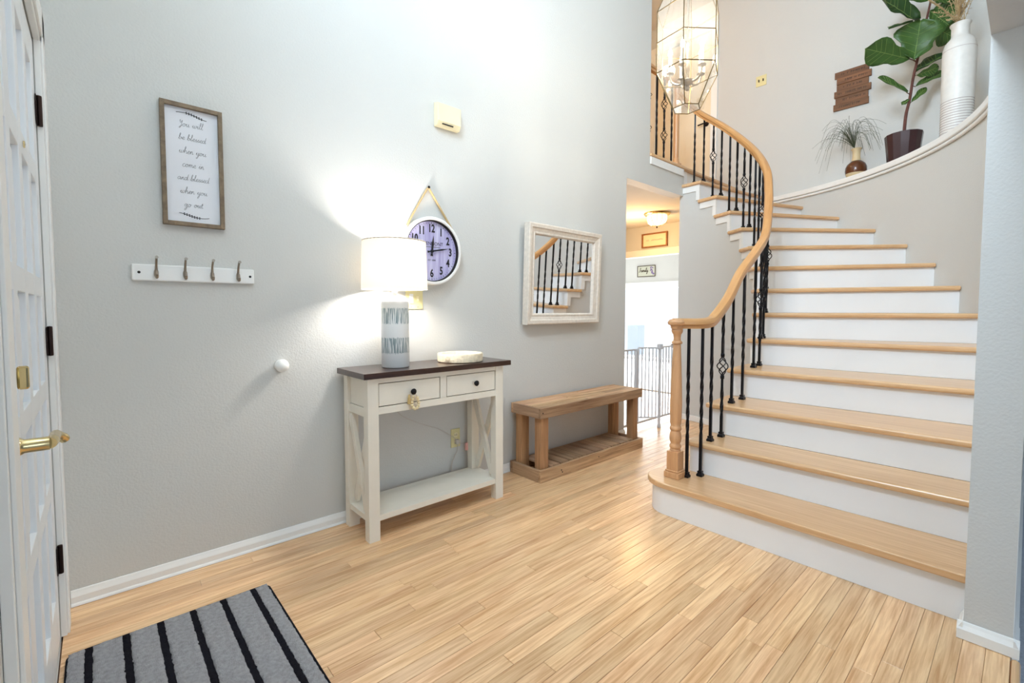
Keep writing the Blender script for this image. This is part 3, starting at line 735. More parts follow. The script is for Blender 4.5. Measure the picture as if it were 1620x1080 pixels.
# ------------------------------------------------------------------ front door
mb = MB()
t = 0.004
jm = struct(part('trim_door_jamb', MB().box(-0.275, -0.134, DY1 + 0.003, DY1 + 0.019, 0.0, DZ + 0.019).box(-0.275, -0.134, DY0 - 0.019, DY0 - 0.003, 0.0, DZ + 0.019).box(-0.275, -0.134, DY0 - 0.003, DY1 + 0.003, DZ + 0.003, DZ + 0.019), 'white'), 'white jamb lining the entry door opening', 'trim')
mb = MB()
for y0, y1 in ((DY1 + 0.012, 2.455), (DY0 - 0.12, DY0 - 0.012)):
    w = min(0.115, y1 - y0)
    ya, yb = (y0, y0 + w) if y0 > DY1 else (y1 - w, y1)
    mb.box(-0.1295, -0.113, ya, yb, 0.0, DZ + 0.13); mb.box(-0.113, -0.106, ya + 0.012, yb - 0.03, 0.0, DZ + 0.13)
mb.box(-0.1295, -0.113, DY0 - 0.127, DY1 + 0.127, DZ + 0.012, DZ + 0.127); mb.box(-0.113, -0.106, DY0 - 0.115, DY1 + 0.115, DZ + 0.03, DZ + 0.115)
struct(part('trim_door_casing', mb, 'white', bevel=0.002), 'white moulded casing around the entry door', 'trim')
struct(part('trim_door_return', MB().box(-0.129, -0.116, 2.372, 2.474, 0.0, 2.2), 'white'), 'white filler strip between door casing and wall corner', 'trim')
dr = struct(part('door_1', MB().box(-0.172, -0.146, DY0, DY1, 0.008, DZ), 'doorpaint'), 'white twenty panel entry door with brass lever', 'door')
rows = [(0.185, 0.53), (0.59, 0.87), (0.93, 1.205), (1.265, 1.57), (1.63, 1.945)]
cw = (DY1 - DY0 - 0.2 - 3 * 0.062) / 4; cols = [(DY0 + 0.1 + k * (cw + 0.062), DY0 + 0.1 + k * (cw + 0.062) + cw) for k in range(4)]
XF = -0.131
ys = [DY0] + sum(([a, b] for a, b in cols), []) + [DY1]; zs = [0.008] + sum(([a, b] for a, b in rows), []) + [DZ]
for k in range(0, len(ys), 2): part('stile', MB().box(-0.146, XF, ys[k], ys[k + 1], 0.008, DZ), 'doorpaint', dr, bevel=0.002)
for k in range(0, len(zs), 2):
    for (a, b) in cols: part('rail', MB().box(-0.146, XF - 0.0005, a, b, zs[k], zs[k + 1]), 'doorpaint', dr, bevel=0.002)
for (a, b) in cols:
    for (c, d) in rows:
        m = 0.018; v = [(-0.1458, a + .002, c + .002), (-0.1458, b - .002, c + .002), (-0.1458, b - .002, d - .002), (-0.1458, a + .002, d - .002),
                       (-0.1415, a + m, c + m), (-0.1415, b - m, c + m), (-0.1415, b - m, d - m), (-0.1415, a + m, d - m)]
        part('panel', MB().add(v, [(0, 1, 5, 4), (1, 2, 6, 5), (2, 3, 7, 6), (3, 0, 4, 7), (4, 5, 6, 7)]), 'doorpaint', dr)
# lever handle
hy, hz = DY0 + 0.058, 0.905
hn = part('lever_handle', MB().tube(catmull([(-0.075, hy - 0.004, hz), (-0.072, hy + 0.02, hz + 0.001), (-0.071, hy + 0.06, hz - 0.001), (-0.071, hy + 0.095, hz - 0.003), (-0.066, hy + 0.115, hz - 0.010), (-0.060, hy + 0.128, hz - 0.022)], 5),
          [0.011] * 6 + [0.0095] * 10 + [0.008] * 6 + [0.0095] * 4, 10), 'brass', dr, 50, label='polished brass lever handle')
part('rose', MB().lathe([(0.0, 0.001), (0.033, 0.001), (0.034, 0.006), (0.028, 0.011), (0.018, 0.014), (0.013, 0.022), (0.013, 0.056), (0.0, 0.058)], (hy, hz), 24, 'x', y0=XF), 'brass', hn, 50)
bz = 1.035
db = part('deadbolt', MB().lathe([(0.0, 0.001), (0.031, 0.001), (0.032, 0.008), (0.026, 0.014), (0.0, 0.016)], (hy, bz), 24, 'x', y0=XF), 'brass', dr, 50, label='brass deadbolt with thumb turn')
part('thumb_turn', MB().box(-0.1145, -0.098, hy - 0.006, hy + 0.006, bz - 0.022, bz + 0.022), 'brass', db, bevel=0.004)
for z in (0.285, 1.055, 1.83):
    hg = part('hinge', MB().lathe([(0.0, -0.052), (0.007, -0.05), (0.0075, -0.046), (0.0075, 0.046), (0.007, 0.05), (0.0, 0.052)], (-0.1215, DY1 + 0.004), 12, z0=z), 'bronze', dr, 40, label='dark bronze hinge')
    part('hinge_leaf', MB().box(-0.1295, -0.127, DY1 - 0.022, DY1 + 0.002, z - 0.048, z + 0.048), 'bronze', hg)
part('peephole', MB().lathe([(0.0, 0.001), (0.009, 0.001), (0.009, 0.004), (0.0, 0.005)], (1.795, 1.60), 12, 'x', y0=XF), 'brass', dr, 40)

# ------------------------------------------------------------------ door mat
mat_o = thing('door_mat', (0.197, 1.65, 0.0), 'grey door mat with black stripes beside the entry door', 'mat')
def rrect(x0, x1, y0, y1, r, n=6):
    out = []
    for cx, cy, a0 in ((x1 - r, y1 - r, 0), (x0 + r, y1 - r, 90), (x0 + r, y0 + r, 180), (x1 - r, y0 + r, 270)):
        out += [(cx + r * math.cos(R(a0 + 90 * k / n)), cy + r * math.sin(R(a0 + 90 * k / n))) for k in range(n + 1)]
    return out
mx0, mx1, my0, my1 = -0.112, 0.507, 1.20, 2.115
part('backing', MB().prism(rrect(mx0, mx1, my0, my1, 0.035), 0.0005, 0.0055), 'rugblack', mat_o)
def tuft(name, x0, x1, y0, y1, top, mat, seedv, jag):
    rnd = random.Random(seedv); v = []; f = []; ny = 90; nx = max(2, int((x1 - x0) / 0.008))
    for j in range(ny + 1):
        yy = y0 + (y1 - y0) * j / ny; e = jag
        a = x0 + rnd.uniform(-e, e); b = x1 + rnd.uniform(-e, e)
        for i in range(nx + 1):
            xx = a + (b - a) * i / nx; edge = 0.0 if 0 < i < nx and 0 < j < ny else -0.004
            v.append((xx, yy, top + edge + rnd.uniform(-0.0016, 0.0016)))
    for j in range(ny):
        for i in range(nx): f.append((j * (nx + 1) + i, j * (nx + 1) + i + 1, (j + 1) * (nx + 1) + i + 1, (j + 1) * (nx + 1) + i))
    mb = MB().add(v, f)
    # skirt so that the pile has thickness
    n = len(mb.v); per = [i for i in range(nx + 1)] + [(j + 1) * (nx + 1) - 1 for j in range(1, ny + 1)] + [ny * (nx + 1) + i for i in range(nx - 1, -1, -1)] + [j * (nx + 1) for j in range(ny - 1, 0, -1)]
    mb.v += [(mb.v[k][0], mb.v[k][1], 0.0056) for k in per]
    for q in range(len(per)):
        q2 = (q + 1) % len(per); mb.f.append((per[q], per[q2], n + q2, n + q))
    return part(name, mb, mat, mat_o, 60)
st = [-0.055, 0.043, 0.14, 0.239, 0.34, 0.445]; hw = 0.0105
edges = [mx0 + 0.006] + sum(([s - hw, s + hw] for s in st), []) + [mx1 - 0.008]
for k in range(0, len(edges), 2): tuft('pile_band', edges[k], edges[k + 1], my0 + 0.012, my1 - 0.006, 0.0125, 'ruggrey', k, 0.0015)
for k in range(1, len(edges) - 1, 2): tuft('stripe', edges[k], edges[k + 1], my0 + 0.012, my1 - 0.006, 0.0115, 'rugblack', k, 0.003)

# ------------------------------------------------------------------ console table
cx0, cx1, cy0, cy1 = 0.975, 1.85, 2.148, 2.442
con = thing('console_table', (1.41, 2.295, 0), 'distressed cream console table with dark wood top against the wall', 'console table')
part('tabletop', MB().box(0.948, 1.895, 2.125, 2.462, 0.8235, 0.853), 'espresso', con, bevel=0.002)
LG = 0.058
for xa in (cx0, cx1 - LG):
    for ya in (cy0, cy1 - 0.05):
        part('leg', MB().box(xa, xa + LG, ya, ya + 0.05, 0.0, 0.823), 'cream', con, bevel=0.002)
fy = cy0 + 0.004
ap = part('apron', MB().box(cx0 + LG, cx1 - LG, fy, fy + 0.012, 0.64, 0.676).box(cx0 + LG, cx1 - LG, fy, fy + 0.012, 0.796, 0.823).box(1.398, 1.438, fy, fy + 0.012, 0.676, 0.796), 'cream', con, bevel=0.001)
part('back_apron', MB().box(cx0 + LG, cx1 - LG, cy1 - 0.03, cy1 - 0.012, 0.64, 0.823), 'cream', con)
part('drawer_recess', MB().box(cx0 + LG, cx1 - LG, fy + 0.012, fy + 0.02, 0.66, 0.82), 'gap', con)
for xa, xb, kx in ((cx0 + LG, 1.398, 1.222), (1.438, cx1 - LG, 1.636)):
    d = part('drawer', MB().box(xa + 0.004, xb - 0.004, fy + 0.0015, fy + 0.014, 0.680, 0.792), 'cream', con, bevel=0.002)
    part('knob', MB().lathe([(0.006, 0.0), (0.006, 0.008), (0.015, 0.014), (0.0165, 0.02), (0.012, 0.025), (0.0, 0.027)], (kx, 0.736), 16, 'y', y0=fy + 0.001), 'iron', d, 50, label='round black knob')
for xa in (cx0, cx1 - LG):
    xm = xa + LG / 2
    part('side_panel', MB().box(xm - 0.012, xm + 0.012, cy0 + 0.05, cy1 - 0.05, 0.672, 0.80), 'cream', con)
    part('side_rail', MB().box(xm - 0.02, xm + 0.02, cy0 + 0.05, cy1 - 0.05, 0.625, 0.669), 'cream', con, bevel=0.001)
    part('side_rail', MB().box(xm - 0.02, xm + 0.02, cy0 + 0.05, cy1 - 0.05, 0.803, 0.823), 'cream', con, bevel=0.001)
    part('cross_brace', MB().beam((xm - 0.012, cy0 + 0.055, 0.145), (xm - 0.012, cy1 - 0.055, 0.615), 0.038, 0.02, (1, 0, 0)), 'cream', con)
    part('cross_brace', MB().beam((xm + 0.012, cy0 + 0.055, 0.615), (xm + 0.012, cy1 - 0.055, 0.145), 0.038, 0.02, (1, 0, 0)), 'cream', con)
part('shelf', MB().box(cx0 + 0.006, cx1 - 0.006, cy0 + 0.05, cy1 - 0.05, 0.098, 0.127).box(cx0 + LG, cx1 - LG, cy0 + 0.006, cy0 + 0.05, 0.098, 0.127).box(cx0 + LG, cx1 - LG, cy1 - 0.05, cy1 - 0.006, 0.098, 0.127), 'cream', con, bevel=0.001)

# bead garland on the left drawer knob
bg = thing('bead_tassel', (1.222, 2.13, 0.66), 'short string of pale wooden beads hanging from the left drawer knob', 'tassel')
bm_ = mesh_of('bead', MB().sphere((0, 0, 0), 0.0084, 10, 6), M['bead'], 60, ORI)
loop = [(-0.012, 0.0), (-0.016, -0.014), (-0.019, -0.029), (-0.019, -0.044), (-0.014, -0.058), (-0.002, -0.065), (0.011, -0.062), (0.019, -0.051), (0.02, -0.036), (0.017, -0.022), (0.013, -0.008)]
for dx, dz in loop:
    o = bpy.data.objects.new('bead', bm_); COL.objects.link(o); o.parent = bg; o.location = (dx + 0.004, -0.004, 0.052 + dz)
part('string', MB().tube(catmull([(1.226, 2.139, 0.735)] + [(1.226 + a, 2.126, 0.712 + b) for a, b in loop] + [(1.226, 2.139, 0.735)], 3), 0.0012, 5), 'rope', bg)
part('tassel_tuft', MB().lathe([(0.002, 0.03), (0.006, 0.024), (0.008, 0.01), (0.011, -0.02), (0.0, -0.021)], (1.196, 2.134), 8, z0=0.695), 'tan', bg, 40)

# ------------------------------------------------------------------ table lamp
LX, LY, LZ = 1.205, 2.295, 0.8535
lamp = thing('table_lamp', (LX, LY, LZ), 'glowing table lamp with white drum shade on the console table', 'lamp')
part('lamp_base', MB().lathe([(0.0, 0.0), (0.070, 0.0), (0.0735, 0.004), (0.0735, 0.345), (0.069, 0.356), (0.05, 0.362), (0.0, 0.363)], (LX, LY), 40, z0=LZ), 'lampbase', lamp, 50)
part('neck', MB().lathe([(0.014, 0.362), (0.012, 0.375), (0.012, 0.40), (0.016, 0.402), (0.016, 0.44), (0.0, 0.441)], (LX, LY), 16, z0=LZ), 'whiteplastic', lamp, 50)
zs0, zs1 = 1.272, 1.530
part('lamp_shade', MB().lathe([(0.1735, zs0), (0.1745, zs0), (0.1675, zs1), (0.1665, zs1), (0.1735, zs0)], (LX, LY), 48, cap=False), 'shade', lamp, 40)
part('shade_ring', MB().tube([(LX + 0.1665 * math.cos(2 * PI * k / 40), LY + 0.1665 * math.sin(2 * PI * k / 40), zs1 - 0.004) for k in range(40)], 0.002, 6, closed=True)
     .tube([(LX - 0.1665, LY, zs1 - 0.006), (LX + 0.1665, LY, zs1 - 0.006)], 0.0015, 6).tube([(LX, LY - 0.1665, zs1 - 0.006), (LX, LY + 0.1665, zs1 - 0.006)], 0.0015, 6).tube([(LX, LY, LZ + 0.44), (LX, LY, zs1 - 0.003)], 0.002, 6), 'nickel', lamp)
part('bulb', MB().sphere((LX, LY, 1.375), 0.03, 16, 10, (1, 1, 1.25)), emit('lamp_bulb_glow', (1.0, 0.9, 0.74), 12), lamp, 60)
lp = point('lamp_light', (0, 0, 0.52), 38, (1.0, 0.94, 0.87), 0.045); lp.parent = lamp

# travertine bowl
bw = MB(); bw.lathe([(0.0, 0.0), (0.130, 0.0), (0.136, 0.004), (0.137, 0.044), (0.132, 0.050), (0.117, 0.049), (0.11, 0.044), (0.104, 0.028), (0.0, 0.022)], (1.632, 2.292), 44, z0=0.8535)
rnd = random.Random(3); bw.v = [(x + rnd.uniform(-.0016, .0016), y + rnd.uniform(-.0016, .0016), z) for x, y, z in bw.v]
tag(part('stone_tray', bw, 'stone', None, 50), 'round rough cream stone tray on the console table', 'tray')

# ------------------------------------------------------------------ wall clock
KX, KZc, KR = 1.537, 1.520, 0.206
ck = thing('wall_clock', (KX, YW, KZc), 'round white wall clock with lavender face hanging from rope', 'clock')
part('rim', MB().lathe([(0.0, 0.002), (KR, 0.002), (KR, 0.045), (KR - 0.006, 0.05), (KR - 0.017, 0.05), (KR - 0.02, 0.046), (KR - 0.02, 0.022), (0.0, 0.022)], (KX, KZc), 56, 'y', y0=YW), 'white', ck, 35)
part('inner_ring', MB().lathe([(KR - 0.0205, 0.0225), (KR - 0.0205, 0.044), (KR - 0.025, 0.043), (KR - 0.027, 0.0225)], (KX, KZc), 56, 'y', y0=YW), 'dark', ck, 35)
part('clock_face', MB().lathe([(0.0, 0.0225), (KR - 0.026, 0.0225), (KR - 0.026, 0.0245), (0.0, 0.0245)], (KX, KZc), 56, 'y', y0=YW), 'clockface', ck)
yf = YW - 0.0252
for h in range(1, 13):
    a = R(90 - 30 * h); rr = KR * 0.66
    textmesh('numeral', str(h), 0.066, 'blackink', ck, (KX + rr * math.cos(a), yf, KZc + rr * math.sin(a)), (1, 0, 0), (0, 0, 1), 0.0004, 0.72, 0.0022)
mb = MB()
for k in range(60):
    a = R(6 * k); r1, r2 = KR * 0.80, KR * (0.84 if k % 5 else 0.85)
    mb.beam((KX + r1 * math.cos(a), yf, KZc + r1 * math.sin(a)), (KX + r2 * math.cos(a), yf, KZc + r2 * math.sin(a)), 0.0012 if k % 5 else 0.003, 0.0008, (0, 1, 0))
part('minute_track', mb, 'blackink', ck)
textmesh('clock_lettering', 'GLENMONT', 0.030, 'blackink', ck, (KX + 0.004, yf, KZc + 0.045), (1, 0, 0), (0, 0, 1), 0.0003, 0.95)
textmesh('clock_lettering', 'EST 1898', 0.014, 'blackink', ck, (KX, yf, KZc - 0.055), (1, 0, 0), (0, 0, 1), 0.0003, 1.0)
mb = MB()
for k in range(14): mb.box(KX - 0.06 + k * 0.0088, KX - 0.0545 + k * 0.0088, yf - 0.0003, yf + 0.0004, KZc + 0.022, KZc + 0.029)
part('clock_lettering', mb, 'ink', ck)
def hand(name, ang, L, w, tail, yy):
    d = Vector((math.cos(ang), 0, math.sin(ang))); n = Vector((-d.z, 0, d.x)); c = Vector((KX, yy, KZc))
    P = [c - d * tail - n * w * 1.3, c - d * tail * 0.4 - n * w * 0.5, c - n * w * 0.8, c + d * L * 0.55 - n * w * 0.9, c + d * L, c + d * L * 0.55 + n * w * 0.9, c + n * w * 0.8, c - d * tail * 0.4 + n * w * 0.5, c - d * tail + n * w * 1.3]
    mb = MB(); mb.prismY([(p.x, p.z) for p in P], yy - 0.0008, yy + 0.0008); return part(name, mb, 'blackink', ck)
hand('hour_hand', R(90 - 6.5), 0.095, 0.007, 0.03, yf - 0.006); hand('minute_hand', R(90 - 79), 0.125, 0.0055, 0.035, yf - 0.009)
part('hand_hub', MB().lathe([(0.0, 0.0), (0.009, 0.0), (0.009, 0.012), (0.0, 0.013)], (KX, KZc), 16, 'y', y0=yf), 'blackink', ck, 40)
nz_ = 1.905
mb = MB()
for s in (-1, 1):
    mb.tube(catmull([(KX - 0.012 + s * 0.004, YW - 0.012, nz_ - 0.005), (KX + s * 0.085 - 0.006, YW - 0.013, nz_ - 0.125), (KX + s * 0.165, YW - 0.02, KZc + 0.135)], 8), 0.008, 8, flat=0.7)
part('hanging_rope', mb, 'rope', ck, 50)
part('nail', MB().lathe([(0.003, 0.001), (0.003, 0.018), (0.008, 0.019), (0.008, 0.022), (0.0, 0.023)], (KX - 0.012, nz_), 10, 'y', y0=YW), 'iron', ck, 40)

# ------------------------------------------------------------------ wall plates and small wall things
def plate(name, x0, x1, z0, z1, mat, label, cat):
    t = thing(name, ((x0 + x1) / 2, YW, z0), label, cat)
    part('cover_plate', MB().box(x0, x1, YW - 0.007, YW - 0.0005, z0, z1), mat, t, bevel=0.003); return t
sw = plate('light_switch', 1.368, 1.484, 1.166, 1.291, 'almond', 'almond double light switch plate behind the lamp', 'light switch')
part('rocker', MB().box(1.39, 1.416, YW - 0.012, YW - 0.0072, 1.20, 1.258), 'whiteplastic', sw, bevel=0.002)
tg = part('toggle_frame', MB().box(1.44, 1.456, YW - 0.009, YW - 0.0072, 1.214, 1.244), 'ivory', sw)
part('toggle', MB().box(1.444, 1.452, YW - 0.02, YW - 0.0095, 1.218, 1.228), 'ivory', tg, bevel=0.002)
for xx, zz in ((1.403, 1.278), (1.403, 1.18), (1.448, 1.278), (1.448, 1.18)): part('screw', MB().lathe([(0.003, 0.0), (0.003, 0.0015), (0.0, 0.002)], (xx, zz), 8, 'y', y0=YW - 0.007), 'nickel', sw, 40)
ot = plate('power_outlet', 1.684, 1.754, 0.268, 0.39, 'almond', 'almond power outlet low on the wall behind the console table', 'outlet')
for zz in (0.308, 0.35):
    rc = part('receptacle', MB().prismY(rrect(1.703, 1.735, zz - 0.016, zz + 0.016, 0.012), YW - 0.0095, YW - 0.0072), 'ivory', ot)
    part('slot', MB().box(1.711, 1.7135, YW - 0.0102, YW - 0.0096, zz - 0.006, zz + 0.006).box(1.724, 1.7265, YW - 0.0102, YW - 0.0096, zz - 0.006, zz + 0.006), 'dark', rc)
pl = thing('lamp_plug', (1.719, 2.45, 0.295), 'grey lamp cord plugged into the almond outlet', 'cord')
part('plug', MB().box(1.706, 1.732, YW - 0.034, YW - 0.0105, 0.293, 0.323), 'cord', pl, bevel=0.004)
part('cable', MB().tube(catmull([(1.719, YW - 0.03, 0.295), (1.716, YW - 0.026, 0.25), (1.692, YW - 0.02, 0.20), (1.676, YW - 0.018, 0.14), (1.672, YW - 0.016, 0.02), (1.60, YW - 0.022, 0.012)], 6), 0.003, 6), 'cord', pl, 50)
part('cable', MB().tube(catmull([(1.72, YW - 0.03, 0.318), (1.60, YW - 0.012, 0.405), (1.45, YW - 0.012, 0.47), (1.32, YW - 0.012, 0.545), (1.27, YW - 0.008, 0.64), (1.25, YW - 0.008, 0.80)], 6), 0.0016, 6), 'cord', pl, 50)
nl = thing('pink_night_light', (1.815, 2.44, 0.16), 'small pink plug hanging behind the console table shelf', 'plug')
part('pink_body', MB().box(-0.015, 0.015, -0.01, 0.01, -0.026, 0.026), 'pink', nl, bevel=0.006).location = (-0.022, 0.005, 0.105)
part('cable', MB().tube(catmull([(1.735, YW - 0.02, 0.30), (1.765, YW - 0.02, 0.287), (1.783, 2.448, 0.292)], 5), 0.0018, 6).tube(catmull([(1.797, 2.446, 0.24), (1.812, 2.45, 0.21), (1.822, 2.45, 0.178)], 5), 0.0022, 6), 'cord', nl, 50)
part('connector', MB().box(1.810, 1.835, 2.447, 2.462, 0.135, 0.185), 'nickel', nl, bevel=0.004)

ch = thing('door_chime', (1.66, YW, 2.28), 'cream plastic door chime box high on the wall above the clock', 'door chime')
part('housing', MB().prismX([(YW - 0.001, 2.428), (YW - 0.047, 2.417), (YW - 0.047, 2.312), (YW - 0.030, 2.284), (YW - 0.001, 2.284)], 1.575, 1.747), 'ivory', ch, bevel=0.004)
part('sound_slot', MB().box(1.61, 1.69, YW - 0.0440, YW - 0.038, 2.296, 2.301), 'dark', ch)
tag(part('door_stop', MB().lathe([(0.028, 0.001), (0.028, 0.006), (0.02, 0.010), (0.022, 0.016), (0.030, 0.026), (0.032, 0.036), (0.027, 0.048), (0.014, 0.056), (0.0, 0.058)], (0.672, 0.888), 24, 'y', y0=YW), 'whiteplastic', None, 50), 'round white rubber door stop knob on the long wall', 'door stop')

# coat rack
rk = thing('coat_rack', (0.335, YW, 1.285), 'white wooden coat rack with four metal hooks', 'coat rack')
part('backboard', MB().box(0.112, 0.563, YW - 0.018, YW - 0.0005, 1.2835, 1.352), 'white', rk, bevel=0.005, seg=3)
for xx in (0.136, 0.545): part('screw_hole', MB().lathe([(0.0055, 0.0), (0.0055, 0.001), (0.0, 0.0015)], (xx, 1.318), 10, 'y', y0=YW - 0.0182), 'dark', rk)
yb = YW - 0.0185
def hook():
    h = MB(); h.lathe([(0.0, 0.0), (0.0085, 0.0), (0.0085, 0.003), (0.0, 0.004)], (0, 0.0), 14, 'y', y0=0)
    h.v = [(x, y, z * 2.3) for x, y, z in h.v]
    h.tube(catmull([(0, -0.004, -0.004), (0, -0.006, 0.02), (0, -0.016, 0.045), (0, -0.034, 0.062), (0, -0.044, 0.064)], 5), [0.005] * 6 + [0.0045] * 10 + [0.004] * 2 + [0.0065] * 3, 8)
    h.tube(catmull([(0, -0.004, -0.004), (0, -0.012, -0.018), (0, -0.024, -0.018), (0, -0.028, -0.006)], 5), [0.005] * 10 + [0.006] * 6, 8)
    return h
hm = mesh_of('hook', hook(), M['nickel'], 50, ORI)
for xx in (0.193, 0.293, 0.393, 0.495):
    o = bpy.data.objects.new('hook', hm); COL.objects.link(o); o.parent = rk; o.location = Vector((xx, yb, 1.316)) - rk.location

# framed print
px0, px1, pz0, pz1 = 0.2225, 0.448, 1.527, 2.046
pf = thing('framed_print', ((px0 + px1) / 2, YW, pz0), 'tall wooden framed script print above the coat rack', 'picture')
fwid = 0.0165; y0f, y1f = YW - 0.026, YW - 0.001
part('frame_side', MB().box(px0, px0 + fwid, y0f, y1f, pz0, pz1), 'frame', pf, bevel=0.001)
part('frame_side', MB().box(px1 - fwid, px1, y0f, y1f, pz0, pz1), 'frame', pf, bevel=0.001)
part('frame_top', MB().box(px0 + fwid, px1 - fwid, y0f, y1f, pz1 - fwid, pz1), 'frame', pf, bevel=0.001)
part('frame_bottom', MB().box(px0 + fwid, px1 - fwid, y0f, y1f, pz0, pz0 + fwid), 'frame', pf, bevel=0.001)
part('print', MB().box(px0 + fwid, px1 - fwid, YW - 0.010, YW - 0.002, pz0 + fwid, pz1 - fwid), 'paper', pf)
yp = YW - 0.0105; pcx = (px0 + px1) / 2
for k, s in enumerate(('You will', 'be blessed', 'when you', 'come in', 'and blessed', 'when you', 'go out.')):
    script(s, 0.0125 if len(s) < 10 else 0.0118, (pcx + (0.0 if k else -0.004), yp, 1.954 - k * 0.0572), (1, 0, 0), (0, 0, 1), 0.0006, mb := MB())
    part('lettering', mb, 'ink', pf)
for zz, s in ((2.006, 1), (1.572, -1)):
    mb = MB(); pts = [(pcx - 0.055 + 0.11 * t, yp, zz + s * (0.006 * math.sin(PI * 1.5 * t) - 0.006 * t + 0.002)) for t in [k / 12 for k in range(13)]]
    if s < 0: pts = [(2 * pcx - p[0], p[1], p[2]) for p in pts]
    mb.tube(pts, 0.0012, 5)
    for k in range(4, 11):
        for e in (-1, 1): mb.sphere((pts[k][0], yp, pts[k][2] + e * 0.0035), 0.0022, 6, 4, (1.3, 0.3, 0.9))
    part('sprig', mb, 'blackink', pf)

# ------------------------------------------------------------------ mirror
mx0_, mx1_, mz0, mz1 = 2.302, 3.155, 1.056, 1.790
mi = thing('wall_mirror', ((mx0_ + mx1_) / 2, YW, mz0), 'whitewashed square framed mirror above the wooden bench', 'mirror')
fwm = 0.082
def frame_piece(p, q, inn, nm):
    """mitred moulding from corner p to q (x,z); inn = inward direction"""
    d = (Vector((q[0], 0, q[1])) - Vector((p[0], 0, p[1]))); L = d.length; d.normalize(); n = Vector((inn[0], 0, inn[1]))
    prof = [(0.0, 0.001), (0.0, 0.050), (0.008, 0.054), (0.03, 0.052), (0.036, 0.044), (0.062, 0.036), (0.066, 0.040), (0.074, 0.038), (fwm, 0.026), (fwm, 0.001)]
    v = []
    for s, base in ((1, p), (-1, q)):
        b = Vector((base[0], YW, base[1]))
        for w, h in prof: v.append(b + n * w + d * (s * w) + Vector((0, -h, 0)))
    k = len(prof); f = [(i, (i + 1) % k, (i + 1) % k + k, i + k) for i in range(k)] + [tuple(range(k)), tuple(range(2 * k - 1, k - 1, -1))]
    o = part(nm, MB().add(v, f), 'whitewash', mi, 20)
    return o
frame_piece((mx0_, mz0), (mx0_, mz1), (1, 0), 'frame_side'); frame_piece((mx1_, mz1), (mx1_, mz0), (-1, 0), 'frame_side')
frame_piece((mx0_, mz1), (mx1_, mz1), (0, -1), 'frame_top'); frame_piece((mx1_, mz0), (mx0_, mz0), (0, 1), 'frame_bottom')
part('mirror_glass', MB().box(mx0_ + fwm - 0.002, mx1_ - fwm + 0.002, YW - 0.022, YW - 0.004, mz0 + fwm - 0.002, mz1 - fwm + 0.002), 'mirror', mi)

mi.location.y -= 0.008; mi.rotation_euler = (R(2.0), 0, R(1.0))      # hung from a wire: leans forward a little

# ------------------------------------------------------------------ bench
bn = thing('pallet_bench', (2.79, 2.31, 0), 'rustic pallet wood bench with slatted shoe shelf under the mirror', 'bench')
bx0, bx1, by0, by1 = 2.185, 3.40, 2.152, 2.452
rnd = random.Random(11)
def jig(a): return rnd.uniform(-a, a)
# top boards
nb_ = 4; bwid = (by1 - by0 - 0.044) / nb_
for k in range(nb_):
    ya = by0 + 0.022 + k * bwid
    cut = bx0 + 0.022 + (bx1 - bx0) * (0.42, 0.66, 0.35, 0.55)[k]
    for xa, xb in ((bx0 + 0.022, cut - 0.001), (cut + 0.001, bx1 - 0.022)):
        dz = jig(0.002); part('top_board', MB().box(xa, xb, ya + 0.0018, ya + bwid - 0.0018, 0.482 + dz, 0.502 + dz), 'bench', bn, bevel=0.002)
for ya in (by0, by1 - 0.022): part('apron_board', MB().box(bx0, bx1, ya, ya + 0.021, 0.432, 0.503), 'bench', bn, bevel=0.003)
for xa in (bx0, bx1 - 0.021): 
    part('end_board', MB().box(xa, xa + 0.021, by0 + 0.0215, by1 - 0.0225, 0.432, 0.502), 'slat', bn, bevel=0.003)
for xa, xb in ((bx0 + 0.024, bx0 + 0.104), (bx1 - 0.104, bx1 - 0.024)):
    for ya, yb in ((by0 + 0.024, by0 + 0.082), (by1 - 0.084, by1 - 0.026)):
        part('post', MB().box(xa, xb - 0.03, ya, yb, 0.012, 0.481), 'benchleg', bn, bevel=0.003)
        part('post', MB().box(xb - 0.029, xb, ya + 0.004, yb - 0.006, 0.012, 0.481), 'benchleg', bn, bevel=0.003)
for ya in (by0 - 0.006, by1 - 0.02): part('base_board', MB().box(bx0 - 0.006, bx1 + 0.006, ya, ya + 0.022, 0.0, 0.083), 'bench', bn, bevel=0.003)
for xa in (bx0 - 0.006, bx1 - 0.016): part('base_board', MB().box(xa, xa + 0.022, by0 + 0.017, by1 - 0.021, 0.0, 0.083), 'slat', bn, bevel=0.003)
x = bx0 + 0.115
while x < bx1 - 0.12:
    w = rnd.uniform(0.078, 0.105); w = min(w, bx1 - 0.108 - x)
    part('shelf_slat', MB().box(x, x + w, by0 + 0.018, by1 - 0.026, 0.072 + jig(0.002), 0.09 + jig(0.003)), 'slat', bn, bevel=0.003); x += w + rnd.uniform(0.008, 0.016)
for zz, xx in ((0.046, bx0 + 0.2), (0.03, bx0 + 0.21), (0.05, bx0 + 0.62), (0.47, bx0 + 0.02)): part('nail_hole', MB().lathe([(0.005, 0.0), (0.005, 0.0012), (0.0, 0.0016)], (xx, zz), 8, 'y', y0=by0 - 0.0062 if zz < 0.1 else by0 - 0.0002), 'dark', bn)

